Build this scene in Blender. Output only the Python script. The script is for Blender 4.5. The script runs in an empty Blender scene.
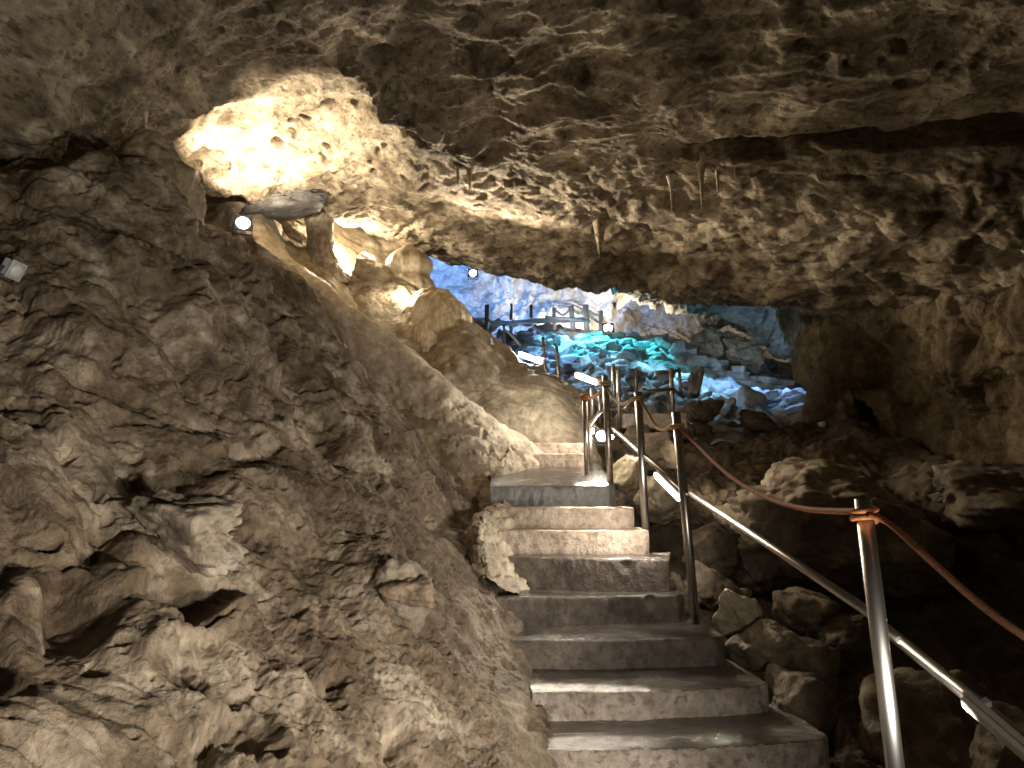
import bpy, bmesh, math, random
import numpy as np
from mathutils import Vector, Matrix

SC = bpy.context.scene
COL = SC.collection
random.seed(7)
RNG = np.random.RandomState(11)

# ------------------------------------------------------------------ camera
F = 770.0
PITCH = math.radians(8.57)
CP, SP = math.cos(PITCH), math.sin(PITCH)
CZ = 1.6                                   # eye height above the lower path
cam_d = bpy.data.cameras.new('camera')
cam_d.sensor_width = 36.0
cam_d.lens = F / 1024 * 36.0
cam_d.clip_end = 200
cam = bpy.data.objects.new('camera', cam_d)
COL.objects.link(cam)
cam.location = (0, 0, CZ)
cam.rotation_euler = (math.pi / 2 + PITCH, 0, 0)
SC.camera = cam
SC.view_settings.view_transform = 'Standard'
SC.view_settings.look = 'None'
SC.view_settings.exposure = 0.0
SC.view_settings.gamma = 1.0
SC.view_settings.use_curve_mapping = False
SC.cycles.max_bounces = 6
SC.cycles.diffuse_bounces = 4
SC.cycles.glossy_bounces = 3
SC.cycles.use_denoising = True
SC.cycles.sample_clamp_indirect = 4.0


def W(px, py, D):
    """measured direction (px, py in the photo) and distance ahead -> place in the cave"""
    x = (px - 512.0) / F
    y = (384.0 - py) / F
    Y = CP - y * SP
    Z = SP + y * CP
    k = D / Y
    return np.array([x * k, D, CZ + Z * k])


def WZ(px, py, z):
    """the same for a point of known height z"""
    y = (384.0 - py) / F
    Y = CP - y * SP
    Z = SP + y * CP
    k = (z - CZ) / Z
    return np.array([(px - 512.0) / F * k, Y * k, z])


def project(P):
    Yc = P[..., 1] * CP + (P[..., 2] - CZ) * SP
    Zc = -P[..., 1] * SP + (P[..., 2] - CZ) * CP
    Yc = np.where(np.abs(Yc) < 1e-3, 1e-3, Yc)
    return 512 + F * P[..., 0] / Yc, 384 - F * Zc / Yc


# ------------------------------------------------------------------ noise
_perm = np.random.RandomState(5).permutation(512)
PERM = np.concatenate([_perm, _perm, _perm]).astype(np.int32)
_g = np.random.RandomState(9).normal(size=(512, 3))
GRAD = (_g / np.linalg.norm(_g, axis=1)[:, None]).astype(np.float32)


def perlin(P):
    P = P.astype(np.float32)
    I = np.floor(P).astype(np.int32)
    f = P - I
    I = I & 511
    u = f * f * f * (f * (f * 6 - 15) + 10)
    out = 0
    for dx in (0, 1):
        wx = u[:, 0] if dx else 1 - u[:, 0]
        hx = PERM[(I[:, 0] + dx) & 511]
        for dy in (0, 1):
            wy = u[:, 1] if dy else 1 - u[:, 1]
            hy = PERM[(hx + I[:, 1] + dy) & 511]
            for dz in (0, 1):
                wz = u[:, 2] if dz else 1 - u[:, 2]
                h = PERM[(hy + I[:, 2] + dz) & 511]
                g = GRAD[h]
                d = g[:, 0] * (f[:, 0] - dx) + g[:, 1] * (f[:, 1] - dy) + g[:, 2] * (f[:, 2] - dz)
                out = out + wx * wy * wz * d
    return out * 1.5


def fbm(P, fr, oct=4, gain=0.5, lac=2.03, kind='fbm'):
    a, s, tot = 1.0, 0.0, 0.0
    q = P * fr
    for i in range(oct):
        n = perlin(q + i * 17.31)
        if kind == 'billow':
            n = np.abs(n) * 2 - 0.55
        elif kind == 'ridge':
            n = 0.55 - np.abs(n) * 2
        s = s + a * n
        tot += a
        a *= gain
        q = q * lac
    return s / tot


def worley(P, fr):
    q = (P * fr).astype(np.float32)
    I = np.floor(q).astype(np.int32)
    f = q - I
    best = np.full(len(q), 9.0, np.float32)
    sec = np.full(len(q), 9.0, np.float32)
    for dx in (-1, 0, 1):
        for dy in (-1, 0, 1):
            for dz in (-1, 0, 1):
                h = PERM[(PERM[(PERM[(I[:, 0] + dx) & 511] + I[:, 1] + dy) & 511] + I[:, 2] + dz) & 511]
                o = GRAD[h] * 0.45 + 0.5
                d = (dx + o[:, 0] - f[:, 0]) ** 2 + (dy + o[:, 1] - f[:, 1]) ** 2 + (dz + o[:, 2] - f[:, 2]) ** 2
                sec = np.minimum(sec, np.maximum(best, d))
                best = np.minimum(best, d)
    return np.sqrt(best), np.sqrt(sec)


def sstep(x, a, b):
    t = np.clip((x - a) / (b - a), 0, 1)
    return t * t * (3 - 2 * t)


# ------------------------------------------------------------------ object helpers
def tag(o, label=None, cat=None, group=None, kind=None):
    if label: o['label'] = label
    if cat: o['category'] = cat
    if group: o['group'] = group
    if kind: o['kind'] = kind
    return o


def link(name, me, mat=None, parent=None):
    o = bpy.data.objects.new(name, me)
    COL.objects.link(o)
    if mat is not None and len(me.materials) == 0:
        me.materials.append(mat)
    if parent is not None:
        o.parent = parent
    return o


def empty(name, loc):
    o = bpy.data.objects.new(name, None)
    o.empty_display_size = 0.1
    COL.objects.link(o)
    o.location = tuple(float(v) for v in loc)
    return o


def mesh_np(name, V, Fq, smooth=True):
    """V (n,3), Fq (m,k) -> mesh"""
    me = bpy.data.meshes.new(name)
    V = np.ascontiguousarray(V, np.float32)
    Fq = np.ascontiguousarray(Fq, np.int32)
    m, k = Fq.shape
    me.vertices.add(len(V))
    me.vertices.foreach_set('co', V.ravel())
    me.loops.add(m * k)
    me.loops.foreach_set('vertex_index', Fq.ravel())
    me.polygons.add(m)
    me.polygons.foreach_set('loop_start', np.arange(0, m * k, k, dtype=np.int32))
    me.polygons.foreach_set('loop_total', np.full(m, k, np.int32))
    me.polygons.foreach_set('use_smooth', np.full(m, smooth, bool))
    me.update(calc_edges=True)
    return me


def grid_faces(nv, nu):
    i = np.arange(nv * nu).reshape(nv, nu)
    return np.stack([i[:-1, :-1], i[:-1, 1:], i[1:, 1:], i[1:, :-1]], -1).reshape(-1, 4)


def catmull(C, n, axis):
    C = np.moveaxis(np.asarray(C, float), axis, 0)
    m = len(C)
    t = np.linspace(0, m - 1, n)
    i = np.minimum(t.astype(int), m - 2)
    f = (t - i).reshape((-1,) + (1,) * (C.ndim - 1))
    p0 = np.where((i == 0).reshape(f.shape), 2 * C[0] - C[1], C[np.maximum(i - 1, 0)])
    p1, p2 = C[i], C[i + 1]
    p3 = np.where((i + 2 > m - 1).reshape(f.shape), 2 * C[m - 1] - C[m - 2], C[np.minimum(i + 2, m - 1)])
    out = 0.5 * (2 * p1 + (p2 - p0) * f + (2 * p0 - 5 * p1 + 4 * p2 - p3) * f ** 2 + (3 * p1 - p0 - 3 * p2 + p3) * f ** 3)
    return np.moveaxis(out, 0, axis)


def normals(P):
    du = np.gradient(P, axis=1)
    dv = np.gradient(P, axis=0)
    n = np.cross(du, dv)
    n /= np.linalg.norm(n, axis=-1, keepdims=True) + 1e-9
    return n


def surface(name, rows, nu, nv, disp, mat, flip=False, toward=None, parent=None, feats=(), droop=0.0):
    """a rock face through measured points; disp(P) gives relief along the outward normal"""
    C = np.array([[W(*p) for p in r] for r in rows])
    S = catmull(catmull(C, nu, 1), nv, 0)
    n = normals(S)
    if toward is None:
        toward = (0.3, 0, CZ)
    s = np.sign(np.median(((np.array(toward) - S) * n).sum(-1)))
    n *= s
    P = S.reshape(-1, 3)
    N = n.reshape(-1, 3)
    d = disp(P)
    if feats:
        d = d + features(P, feats)
    Q = P + N * d[:, None]
    Q[:, 2] -= droop * np.maximum(d, 0)
    me = mesh_np(name, Q, grid_faces(nv, nu))
    if s < 0:
        me.flip_normals()
    o = link(name, me, mat, parent)
    return o, Q.reshape(nv, nu, 3)


def features(P, feats):
    """bosses and hollows of the rock face: (px, py, rx, ry, rot, height, sharpness)"""
    px, py = project(P)
    wob1 = fbm(P, 3.1, 3)
    wob2 = fbm(P + 31.7, 3.1, 3)
    d = np.zeros(len(P))
    for (cx, cy, rx, ry, rot, amp, sh) in feats:
        a = math.radians(rot)
        dx, dy = px - cx + wob1 * rx * 0.5, py - cy + wob2 * ry * 0.5
        u = (dx * math.cos(a) + dy * math.sin(a)) / rx
        v = (-dx * math.sin(a) + dy * math.cos(a)) / ry
        r = np.sqrt(u * u + v * v)
        d += amp * (1 - sstep(r, 1 - sh, 1.0 + 0.15))
    return d


_ico = {}


def ico(sub):
    if sub not in _ico:
        bm = bmesh.new()
        bmesh.ops.create_icosphere(bm, subdivisions=sub, radius=1.0)
        bm.verts.index_update()
        V = np.array([v.co[:] for v in bm.verts])
        Fq = np.array([[v.index for v in f.verts] for f in bm.faces])
        bm.free()
        _ico[sub] = (V, Fq)
    return _ico[sub]


def rock(name, loc, rad, mat, seed=0, rot=(0, 0, 0), sub=5, planes=14, rough=0.10, lump=0.0, fine=0.03, parent=None, soft=6.0, smooth=True):
    """an angular or rounded block of limestone: facets cut from a ball, then weathered"""
    r = np.random.RandomState(seed)
    V, Fq = ico(sub)
    nrm = r.normal(size=(planes, 3))
    nrm /= np.linalg.norm(nrm, axis=1)[:, None]
    nrm = np.concatenate([nrm, np.eye(3), -np.eye(3)])
    dist = np.concatenate([r.uniform(0.62, 0.95, planes), r.uniform(0.8, 1.0, 6)])
    c = V @ nrm.T / dist
    c = np.maximum(c, 1e-3)
    R = (c ** (soft * 3)).sum(1) ** (-1.0 / (soft * 3))
    P = V * R[:, None]
    off = r.uniform(-40, 40, 3)
    d = rough * fbm(P + off, 1.4, 3) + fine * fbm(P + off, 5.5, 4, kind='billow')
    if lump:
        f1, f2 = worley(P + off, 2.6)
        d = d + lump * (0.5 - f1)
    P = P + V * d[:, None]
    P = P * np.array(rad)
    M = np.array(Matrix.Rotation(rot[2], 3, 'Z') @ Matrix.Rotation(rot[1], 3, 'Y') @ Matrix.Rotation(rot[0], 3, 'X'))
    P = P @ M.T
    me = mesh_np(name, P, Fq, smooth)
    o = link(name, me, mat, parent)
    o.location = tuple(float(v) for v in loc)
    return o


def tube_mesh(name, pts, rad, seg=12, cap=True):
    """round bar along points"""
    pts = [Vector([float(c) for c in p]) for p in pts]
    n = len(pts)
    rads = rad if isinstance(rad, (list, tuple, np.ndarray)) else [rad] * n
    V, Fq = [], []
    t0 = (pts[1] - pts[0]).normalized()
    ref = Vector((0, 0, 1)) if abs(t0.z) < 0.9 else Vector((1, 0, 0))
    u = t0.cross(ref).normalized()
    for i, p in enumerate(pts):
        t = (pts[min(i + 1, n - 1)] - pts[max(i - 1, 0)]).normalized()
        u = (u - t * u.dot(t)).normalized()
        w = t.cross(u)
        for k in range(seg):
            a = 2 * math.pi * k / seg
            V.append(p + (u * math.cos(a) + w * math.sin(a)) * rads[i])
    faces = []
    for i in range(n - 1):
        for k in range(seg):
            a, b = i * seg + k, i * seg + (k + 1) % seg
            faces.append((a, b, b + seg, a + seg))
    if cap:
        faces.append(tuple(range(seg - 1, -1, -1)))
        faces.append(tuple(range((n - 1) * seg, n * seg)))
    me = bpy.data.meshes.new(name)
    me.from_pydata([v[:] for v in V], [], faces)
    for p in me.polygons:
        p.use_smooth = len(p.vertices) == 4
    me.update()
    return me


def spline(pts, n):
    return catmull(np.array(pts, float), n, 0)


def local(me, origin):
    me.transform(Matrix.Translation(-Vector([float(c) for c in origin])))
    return me


def box_mesh(name, size, bevel=0.0, seg=2):
    bm = bmesh.new()
    bmesh.ops.create_cube(bm, size=1.0)
    bmesh.ops.scale(bm, vec=size, verts=bm.verts)
    if bevel:
        bmesh.ops.bevel(bm, geom=bm.edges[:], offset=bevel, segments=seg, affect='EDGES', profile=0.5)
    me = bpy.data.meshes.new(name)
    bm.to_mesh(me)
    bm.free()
    return me


def aim(o, frm, to, axis='X'):
    d = Vector([float(c) for c in to]) - Vector([float(c) for c in frm])
    o.rotation_mode = 'QUATERNION'
    o.rotation_quaternion = d.to_track_quat(axis, 'Z' if axis != '-Z' else 'Y')


# ------------------------------------------------------------------ materials
def rgb(c):
    return (c[0], c[1], c[2], 1.0)


def rock_mat(name, cols, scale=1.0, rough=0.75, bump=0.5, stretch=(1, 1, 1), spec=0.3, fine=34.0, rot=(0, 0, 0), wet=0.0, streak=None, pits=0.0, contrast=(0.32, 0.7), bdist=0.03):
    """limestone: dark / mid / light mineral colour in cloudy patches, with a grain of bumps"""
    m = bpy.data.materials.new(name)
    m.use_nodes = True
    nt = m.node_tree
    nt.nodes.clear()
    N = nt.nodes.new
    L = nt.links.new
    out = N('ShaderNodeOutputMaterial')
    bs = N('ShaderNodeBsdfPrincipled')
    L(bs.outputs[0], out.inputs[0])
    geo = N('ShaderNodeNewGeometry')
    mp = N('ShaderNodeMapping')
    mp.inputs['Scale'].default_value = stretch
    mp.inputs['Rotation'].default_value = rot
    L(geo.outputs['Position'], mp.inputs['Vector'])
    n1 = N('ShaderNodeTexNoise')
    n1.inputs['Scale'].default_value = 1.7 * scale
    n1.inputs['Detail'].default_value = 9
    n1.inputs['Roughness'].default_value = 0.62
    n1.inputs['Distortion'].default_value = 0.6
    L(mp.outputs[0], n1.inputs['Vector'])
    r1 = N('ShaderNodeValToRGB')
    r1.color_ramp.elements[0].position = contrast[0]
    r1.color_ramp.elements[0].color = rgb(cols[0])
    r1.color_ramp.elements[1].position = contrast[1]
    r1.color_ramp.elements[1].color = rgb(cols[2])
    e = r1.color_ramp.elements.new(sum(contrast) / 2)
    e.color = rgb(cols[1])
    L(n1.outputs['Fac'], r1.inputs[0])
    n2 = N('ShaderNodeTexNoise')
    n2.inputs['Scale'].default_value = 9 * scale
    n2.inputs['Detail'].default_value = 8
    n2.inputs['Roughness'].default_value = 0.7
    L(mp.outputs[0], n2.inputs['Vector'])
    mx = N('ShaderNodeMix')
    mx.data_type = 'RGBA'
    mx.blend_type = 'OVERLAY'
    mx.inputs['Factor'].default_value = 0.55
    L(r1.outputs[0], mx.inputs['A'])
    bw = N('ShaderNodeMapRange')
    bw.inputs['From Min'].default_value = 0.3
    bw.inputs['From Max'].default_value = 0.7
    bw.inputs['To Min'].default_value = 0.08
    bw.inputs['To Max'].default_value = 0.92
    L(n2.outputs['Fac'], bw.inputs['Value'])
    L(bw.outputs[0], mx.inputs['B'])
    col = mx.outputs['Result']
    if streak is not None:
        ms = N('ShaderNodeMapping')
        ms.inputs['Scale'].default_value = streak[1]
        L(geo.outputs['Position'], ms.inputs['Vector'])
        n4 = N('ShaderNodeTexNoise')
        n4.inputs['Scale'].default_value = 1.0
        n4.inputs['Detail'].default_value = 4
        L(ms.outputs[0], n4.inputs['Vector'])
        r4 = N('ShaderNodeValToRGB')
        r4.color_ramp.elements[0].position = 0.45
        r4.color_ramp.elements[0].color = (0, 0, 0, 1)
        r4.color_ramp.elements[1].position = 0.62
        r4.color_ramp.elements[1].color = (streak[2],) * 3 + (1,)
        L(n4.outputs['Fac'], r4.inputs[0])
        m4 = N('ShaderNodeMix')
        m4.data_type = 'RGBA'
        L(r4.outputs[0], m4.inputs['Factor'])
        L(col, m4.inputs['A'])
        m4.inputs['B'].default_value = rgb(streak[0])
        col = m4.outputs['Result']
    if pits:
        vo = N('ShaderNodeTexNoise')
        vo.inputs['Scale'].default_value = 13.0 * scale
        vo.inputs['Detail'].default_value = 4
        vo.inputs['Distortion'].default_value = 0.4
        L(mp.outputs[0], vo.inputs['Vector'])
        rp = N('ShaderNodeValToRGB')
        rp.color_ramp.elements[0].position = 0.57
        rp.color_ramp.elements[0].color = (0, 0, 0, 1)
        rp.color_ramp.elements[1].position = 0.64
        rp.color_ramp.elements[1].color = (pits,) * 3 + (1,)
        L(vo.outputs['Fac'], rp.inputs[0])
        m5 = N('ShaderNodeMix')
        m5.data_type = 'RGBA'
        L(rp.outputs[0], m5.inputs['Factor'])
        L(col, m5.inputs['A'])
        m5.inputs['B'].default_value = rgb([c * 0.45 for c in cols[0]])
        col = m5.outputs['Result']
    L(col, bs.inputs['Base Color'])
    bs.inputs['Specular IOR Level'].default_value = spec
    if wet:
        rr = N('ShaderNodeMapRange')
        rr.inputs['From Min'].default_value = 0.35
        rr.inputs['From Max'].default_value = 0.65
        rr.inputs['To Min'].default_value = max(0.05, rough - wet)
        rr.inputs['To Max'].default_value = rough
        L(n1.outputs['Fac'], rr.inputs['Value'])
        L(rr.outputs[0], bs.inputs['Roughness'])
    else:
        bs.inputs['Roughness'].default_value = rough
    n3 = N('ShaderNodeTexNoise')
    n3.inputs['Scale'].default_value = fine * scale
    n3.inputs['Detail'].default_value = 6
    n3.inputs['Roughness'].default_value = 0.65
    L(mp.outputs[0], n3.inputs['Vector'])
    ad = N('ShaderNodeMath')
    ad.operation = 'MULTIPLY_ADD'
    L(n2.outputs['Fac'], ad.inputs[0])
    ad.inputs[1].default_value = 2.2
    L(n3.outputs['Fac'], ad.inputs[2])
    bp = N('ShaderNodeBump')
    bp.inputs['Strength'].default_value = bump
    bp.inputs['Distance'].default_value = bdist / scale
    L(ad.outputs[0], bp.inputs['Height'])
    L(bp.outputs[0], bs.inputs['Normal'])
    return m


def plain(name, col, rough=0.5, metal=0.0, spec=0.5, noise=0.0, nscale=30):
    m = bpy.data.materials.new(name)
    m.use_nodes = True
    nt = m.node_tree
    bs = nt.nodes['Principled BSDF']
    bs.inputs['Base Color'].default_value = rgb(col)
    bs.inputs['Roughness'].default_value = rough
    bs.inputs['Metallic'].default_value = metal
    bs.inputs['Specular IOR Level'].default_value = spec
    if noise:
        geo = nt.nodes.new('ShaderNodeNewGeometry')
        n = nt.nodes.new('ShaderNodeTexNoise')
        n.inputs['Scale'].default_value = nscale
        n.inputs['Detail'].default_value = 5
        nt.links.new(geo.outputs['Position'], n.inputs['Vector'])
        r = nt.nodes.new('ShaderNodeValToRGB')
        r.color_ramp.elements[0].position = 0.3
        r.color_ramp.elements[1].position = 0.7
        r.color_ramp.elements[0].color = rgb([c * (1 - noise) for c in col])
        r.color_ramp.elements[1].color = rgb([min(1, c * (1 + noise)) for c in col])
        nt.links.new(n.outputs['Fac'], r.inputs[0])
        nt.links.new(r.outputs[0], bs.inputs['Base Color'])
    return m


def glow(name, col, strength):
    m = bpy.data.materials.new(name)
    m.use_nodes = True
    nt = m.node_tree
    nt.nodes.clear()
    o = nt.nodes.new('ShaderNodeOutputMaterial')
    e = nt.nodes.new('ShaderNodeEmission')
    e.inputs[0].default_value = rgb(col)
    e.inputs[1].default_value = strength
    nt.links.new(e.outputs[0], o.inputs[0])
    return m


M = {}
M['wall'] = rock_mat('brown_limestone', [(0.085, 0.057, 0.032), (0.215, 0.16, 0.103), (0.48, 0.395, 0.29)], 1.5, 0.8, 0.8, wet=0.3, contrast=(0.34, 0.68))
M['grit'] = rock_mat('gritty_limestone', [(0.16, 0.125, 0.085), (0.29, 0.235, 0.17), (0.45, 0.38, 0.29)], 1.6, 0.75, 0.7)
M['ceil'] = rock_mat('scalloped_ceiling_rock', [(0.11, 0.08, 0.047), (0.27, 0.21, 0.135), (0.5, 0.415, 0.29)], 1.1, 0.85, 0.8, stretch=(1.0, 0.8, 1.6), pits=0.6, contrast=(0.36, 0.66))
M['right'] = rock_mat('ochre_wall_rock', [(0.085, 0.058, 0.028), (0.2, 0.143, 0.077), (0.38, 0.29, 0.17)], 1.0, 0.85, 1.0, stretch=(1.0, 1.0, 0.8))
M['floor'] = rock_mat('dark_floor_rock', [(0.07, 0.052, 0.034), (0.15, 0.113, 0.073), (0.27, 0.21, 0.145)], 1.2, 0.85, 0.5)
M['ribbon'] = rock_mat('tan_flowstone', [(0.33, 0.265, 0.18), (0.45, 0.37, 0.265), (0.58, 0.49, 0.37)], 1.0, 0.6, 0.3, spec=0.35)
M['slope'] = rock_mat('olive_flowstone', [(0.15, 0.112, 0.064), (0.27, 0.21, 0.127), (0.4, 0.325, 0.215)], 1.4, 0.65, 0.35)
M['dome'] = rock_mat('brown_dome_rock', [(0.15, 0.115, 0.072), (0.29, 0.235, 0.16), (0.46, 0.38, 0.265)], 1.4, 0.7, 0.7)
M['stream'] = rock_mat('streaked_flowstone', [(0.38, 0.3, 0.19), (0.52, 0.43, 0.3), (0.7, 0.61, 0.46)], 1.0, 0.5, 0.25, stretch=(5, 5, 0.7), streak=((0.25, 0.19, 0.1), (9, 9, 0.8), 0.6))
M['pale'] = rock_mat('pale_limestone', [(0.25, 0.23, 0.2), (0.42, 0.39, 0.34), (0.6, 0.57, 0.52)], 0.5, 0.8, 0.5)
M['grey'] = rock_mat('grey_limestone', [(0.10, 0.09, 0.08), (0.22, 0.2, 0.175), (0.4, 0.38, 0.34)], 0.6, 0.8, 0.5, stretch=(1, 1, 2.5))
M['slab'] = rock_mat('shaded_slab_rock', [(0.045, 0.04, 0.034), (0.08, 0.073, 0.064), (0.13, 0.12, 0.105)], 1.2, 0.8, 0.5)  # grey rock darkened in colour to stand for the slab's shade
M['rubble'] = rock_mat('rubble_rock', [(0.16, 0.155, 0.15), (0.36, 0.355, 0.345), (0.6, 0.6, 0.59)], 0.7, 0.7, 0.5)
M['boulder'] = rock_mat('boulder_rock', [(0.11, 0.082, 0.05), (0.21, 0.163, 0.105), (0.33, 0.265, 0.185)], 1.6, 0.75, 0.5)
M['pale_boulder'] = rock_mat('pale_boulder_rock', [(0.26, 0.2, 0.125), (0.42, 0.345, 0.235), (0.6, 0.51, 0.37)], 1.8, 0.75, 0.5)
M['orange'] = rock_mat('rusty_rock', [(0.13, 0.092, 0.058), (0.23, 0.165, 0.108), (0.38, 0.295, 0.2)], 2.0, 0.6, 0.4)
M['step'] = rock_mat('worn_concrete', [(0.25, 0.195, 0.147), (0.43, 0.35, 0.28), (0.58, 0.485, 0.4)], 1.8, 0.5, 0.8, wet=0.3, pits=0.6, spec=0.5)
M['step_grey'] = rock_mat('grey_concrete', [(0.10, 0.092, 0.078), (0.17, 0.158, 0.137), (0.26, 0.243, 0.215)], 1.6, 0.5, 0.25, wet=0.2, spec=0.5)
M['step_shaded'] = rock_mat('shaded_concrete', [(0.07, 0.053, 0.04), (0.13, 0.1, 0.075), (0.21, 0.168, 0.13)], 1.8, 0.5, 0.5, wet=0.3, pits=0.4, spec=0.5)  # step concrete with the shade on these risers put into the colour
M['tread'] = rock_mat('wet_tread', [(0.07, 0.056, 0.045), (0.12, 0.1, 0.082), (0.2, 0.17, 0.142)], 1.8, 0.3, 0.35, wet=0.18, spec=1.0, bdist=0.03)
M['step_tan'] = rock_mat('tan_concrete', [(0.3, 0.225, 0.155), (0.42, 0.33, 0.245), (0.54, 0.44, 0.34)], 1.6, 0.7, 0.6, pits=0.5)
M['steel'] = plain('brushed_steel', (0.5, 0.47, 0.43), 0.32, 1.0)
M['dull_steel'] = plain('dull_steel', (0.45, 0.40, 0.34), 0.4, 0.9, noise=0.3)
M['white_post'] = plain('pale_painted_steel', (0.7, 0.7, 0.72), 0.5, 0.2)
M['rope'] = plain('orange_rope', (0.34, 0.12, 0.035), 0.8, 0.0, noise=0.4, nscale=120)
M['old_rope'] = plain('faded_rope', (0.42, 0.27, 0.13), 0.85, 0.0, noise=0.4, nscale=120)
M['housing'] = plain('grey_lamp_housing', (0.42, 0.38, 0.32), 0.55, 0.0, noise=0.15)
M['dark_metal'] = plain('dark_lamp_body', (0.08, 0.08, 0.085), 0.5, 0.6)
M['grey_metal'] = plain('light_grey_metal', (0.5, 0.51, 0.53), 0.4, 0.4)
M['led'] = glow('lit_led_cover', (1.0, 0.93, 0.8), 14)
M['lens'] = glow('lit_lens', (1.0, 0.95, 0.85), 30)
M['blue_lens'] = glow('lit_cold_lens', (0.75, 0.87, 1.0), 30)
M['cover'] = plain('unlit_cover', (0.5, 0.46, 0.4), 0.4)


# ------------------------------------------------------------------ relief recipes
def warp(P, fr, amt):
    return P + amt * np.stack([perlin(P * fr), perlin(P * fr + 57.1), perlin(P * fr + 113.7)], -1)


def pillow(P, fr):
    f1, f2 = worley(P, fr)
    return np.clip(1 - f1 * f1 * 1.15, -0.3, 1) - 0.45


def along(P, t, k):
    """stretch the rock's fabric along direction t"""
    t = np.array(t) / np.linalg.norm(t)
    return P + (k - 1) * (P @ t)[:, None] * t


def relief_wall(P):
    px, py = project(P)
    Q = along(warp(warp(P, 1.3, 0.26), 4.0, 0.05), (0.61, -0.31, -0.72), 0.5)
    edge = np.interp(py, [440, 480, 555, 640, 690, 760], [470, 495, 470, 480, 500, 515])
    damp = 1 - 0.8 * sstep(px - edge, -80, 10)
    lo = sstep(px + 0.5 * py + 60 * fbm(P, 1.0, 2), 430, 640)        # towards the stairs the face is gritty and smoother
    d = 0.2 * fbm(P, 0.8, 3)
    d = d + (0.20 - 0.12 * lo) * pillow(Q, 1.6) + (0.13 - 0.09 * lo) * pillow(Q + 7.7, 4.0) + (0.055 - 0.02 * lo) * pillow(Q + 3.3, 9.5)
    d = d + 0.07 * fbm(Q, 3.6, 4, gain=0.55)
    R = along(warp(P, 2.0, 0.12), (0.61, -0.31, -0.72), 0.22)          # runnels straight down the slope
    d = d + (0.03 + 0.09 * lo) * fbm(R, 5.0, 4, gain=0.6)
    fine = 0.02 * fbm(Q, 12, 4, kind='billow', gain=0.6) + 0.014 * fbm(P, 30, 3) * (0.6 + lo)
    pit = fbm(P + 5.5, 6.5, 3)
    fine = fine - 0.05 * sstep(pit, 0.22, 0.42)
    return d * damp + fine * (0.45 + 0.55 * damp)


def relief_ceiling(P):
    px, py = project(P)
    Q = warp(warp(P, 1.1, 0.22), 5.0, 0.04)
    vault = np.exp(-((px - 300) / 120) ** 2 - ((py - 150) / 55) ** 2)
    far = sstep(py + 25 * fbm(P, 1.2, 2), 125, 175)          # past the step in the roof the rock is flaky
    d = 0.16 * fbm(P, 0.7, 3)
    A = along(Q, (0.85, -0.5, -0.1), 0.42)
    B = along(Q, (0.7, -0.5, -0.5), 0.7)
    scal = 0.10 * (0.35 - pillow(A, 2.6)) + 0.06 * (0.35 - pillow(A + 5.1, 5.5)) + 0.07 * fbm(A, 4.0, 4, gain=0.6)
    flak = 0.13 * pillow(B, 2.4) + 0.10 * pillow(B + 4.3, 5.2) + 0.045 * pillow(B + 9.1, 11.0) + 0.08 * fbm(B, 4.5, 4, gain=0.6)
    near = 0.55 + 0.45 * sstep(py, -30, 90)
    lipz = np.exp(-((px - 490) / 95) ** 2 - ((py - 228) / 36) ** 2)
    flak = flak * (1 - 0.62 * lipz)
    d = d + (1 - 0.45 * vault) * (near * (1 - far) * scal + far * flak)
    d = d + 0.014 * fbm(Q, 17, 3, kind='billow')
    f1, f2 = worley(warp(P, 3.0, 0.1), 4.2)
    hole = sstep(f1, 0.34, 0.16)
    d = d - (0.05 + 0.09 * vault) * hole * sstep(fbm(P, 1.5, 2) + 0.25 * vault, -0.05, 0.12)
    return d


def relief_right(P):
    Q = warp(P, 0.9, 0.35)
    d = 0.25 * fbm(P, 0.6, 3)
    A = along(Q, (0.75, -0.5, -0.35), 0.4)                # leaning ledges
    d = d + 0.30 * pillow(A, 1.2) + 0.17 * pillow(A + 3.7, 2.6)
    R = Q * np.array([3.6, 3.6, 0.8])
    d = d + 0.20 * fbm(R, 1.0, 4, gain=0.6)
    d = d + 0.11 * pillow(Q * np.array([1, 1, 0.6]) + 8.8, 5.0) + 0.04 * fbm(Q, 8, 3)
    return d


def relief_floor(P):
    Q = warp(P, 1.0, 0.3)
    d = 0.3 * fbm(P, 0.6, 3) + 0.22 * fbm(Q * np.array([1, 1, 1.6]), 1.3, 4, kind='billow', gain=0.55)
    d = d + 0.05 * fbm(Q, 6, 3, kind='billow')
    return d


def relief_soft(k=1.0):
    def f(P):
        Q = warp(P, 1.0, 0.3)
        return k * (0.14 * fbm(P, 0.9, 3) + 0.10 * pillow(Q, 1.5) + 0.05 * pillow(Q + 4.4, 3.6) + 0.05 * fbm(Q, 3.0, 4) + 0.016 * fbm(Q, 12, 4))
    return f


def relief_ribbon(P):
    px, py = project(P)
    g = sstep(py, 350, 440)
    Q = warp(P, 1.0, 0.3)
    return 0.10 * fbm(P, 0.9, 3) + 0.05 * fbm(Q, 3.0, 4) + g * (0.05 * fbm(Q, 5.0, 4, kind='billow') - 0.05 * sstep(fbm(P, 7, 3), 0.2, 0.4)) + 0.012 * fbm(Q, 16, 3)


def relief_far(P):
    Q = warp(P, 0.6, 0.6)
    return 0.6 * fbm(P, 0.35, 3) + 0.55 * fbm(Q, 0.7, 5, kind='billow', gain=0.55) + 0.22 * fbm(Q, 2.2, 4)


def structure(o):
    o['kind'] = 'structure'
    return o


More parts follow.
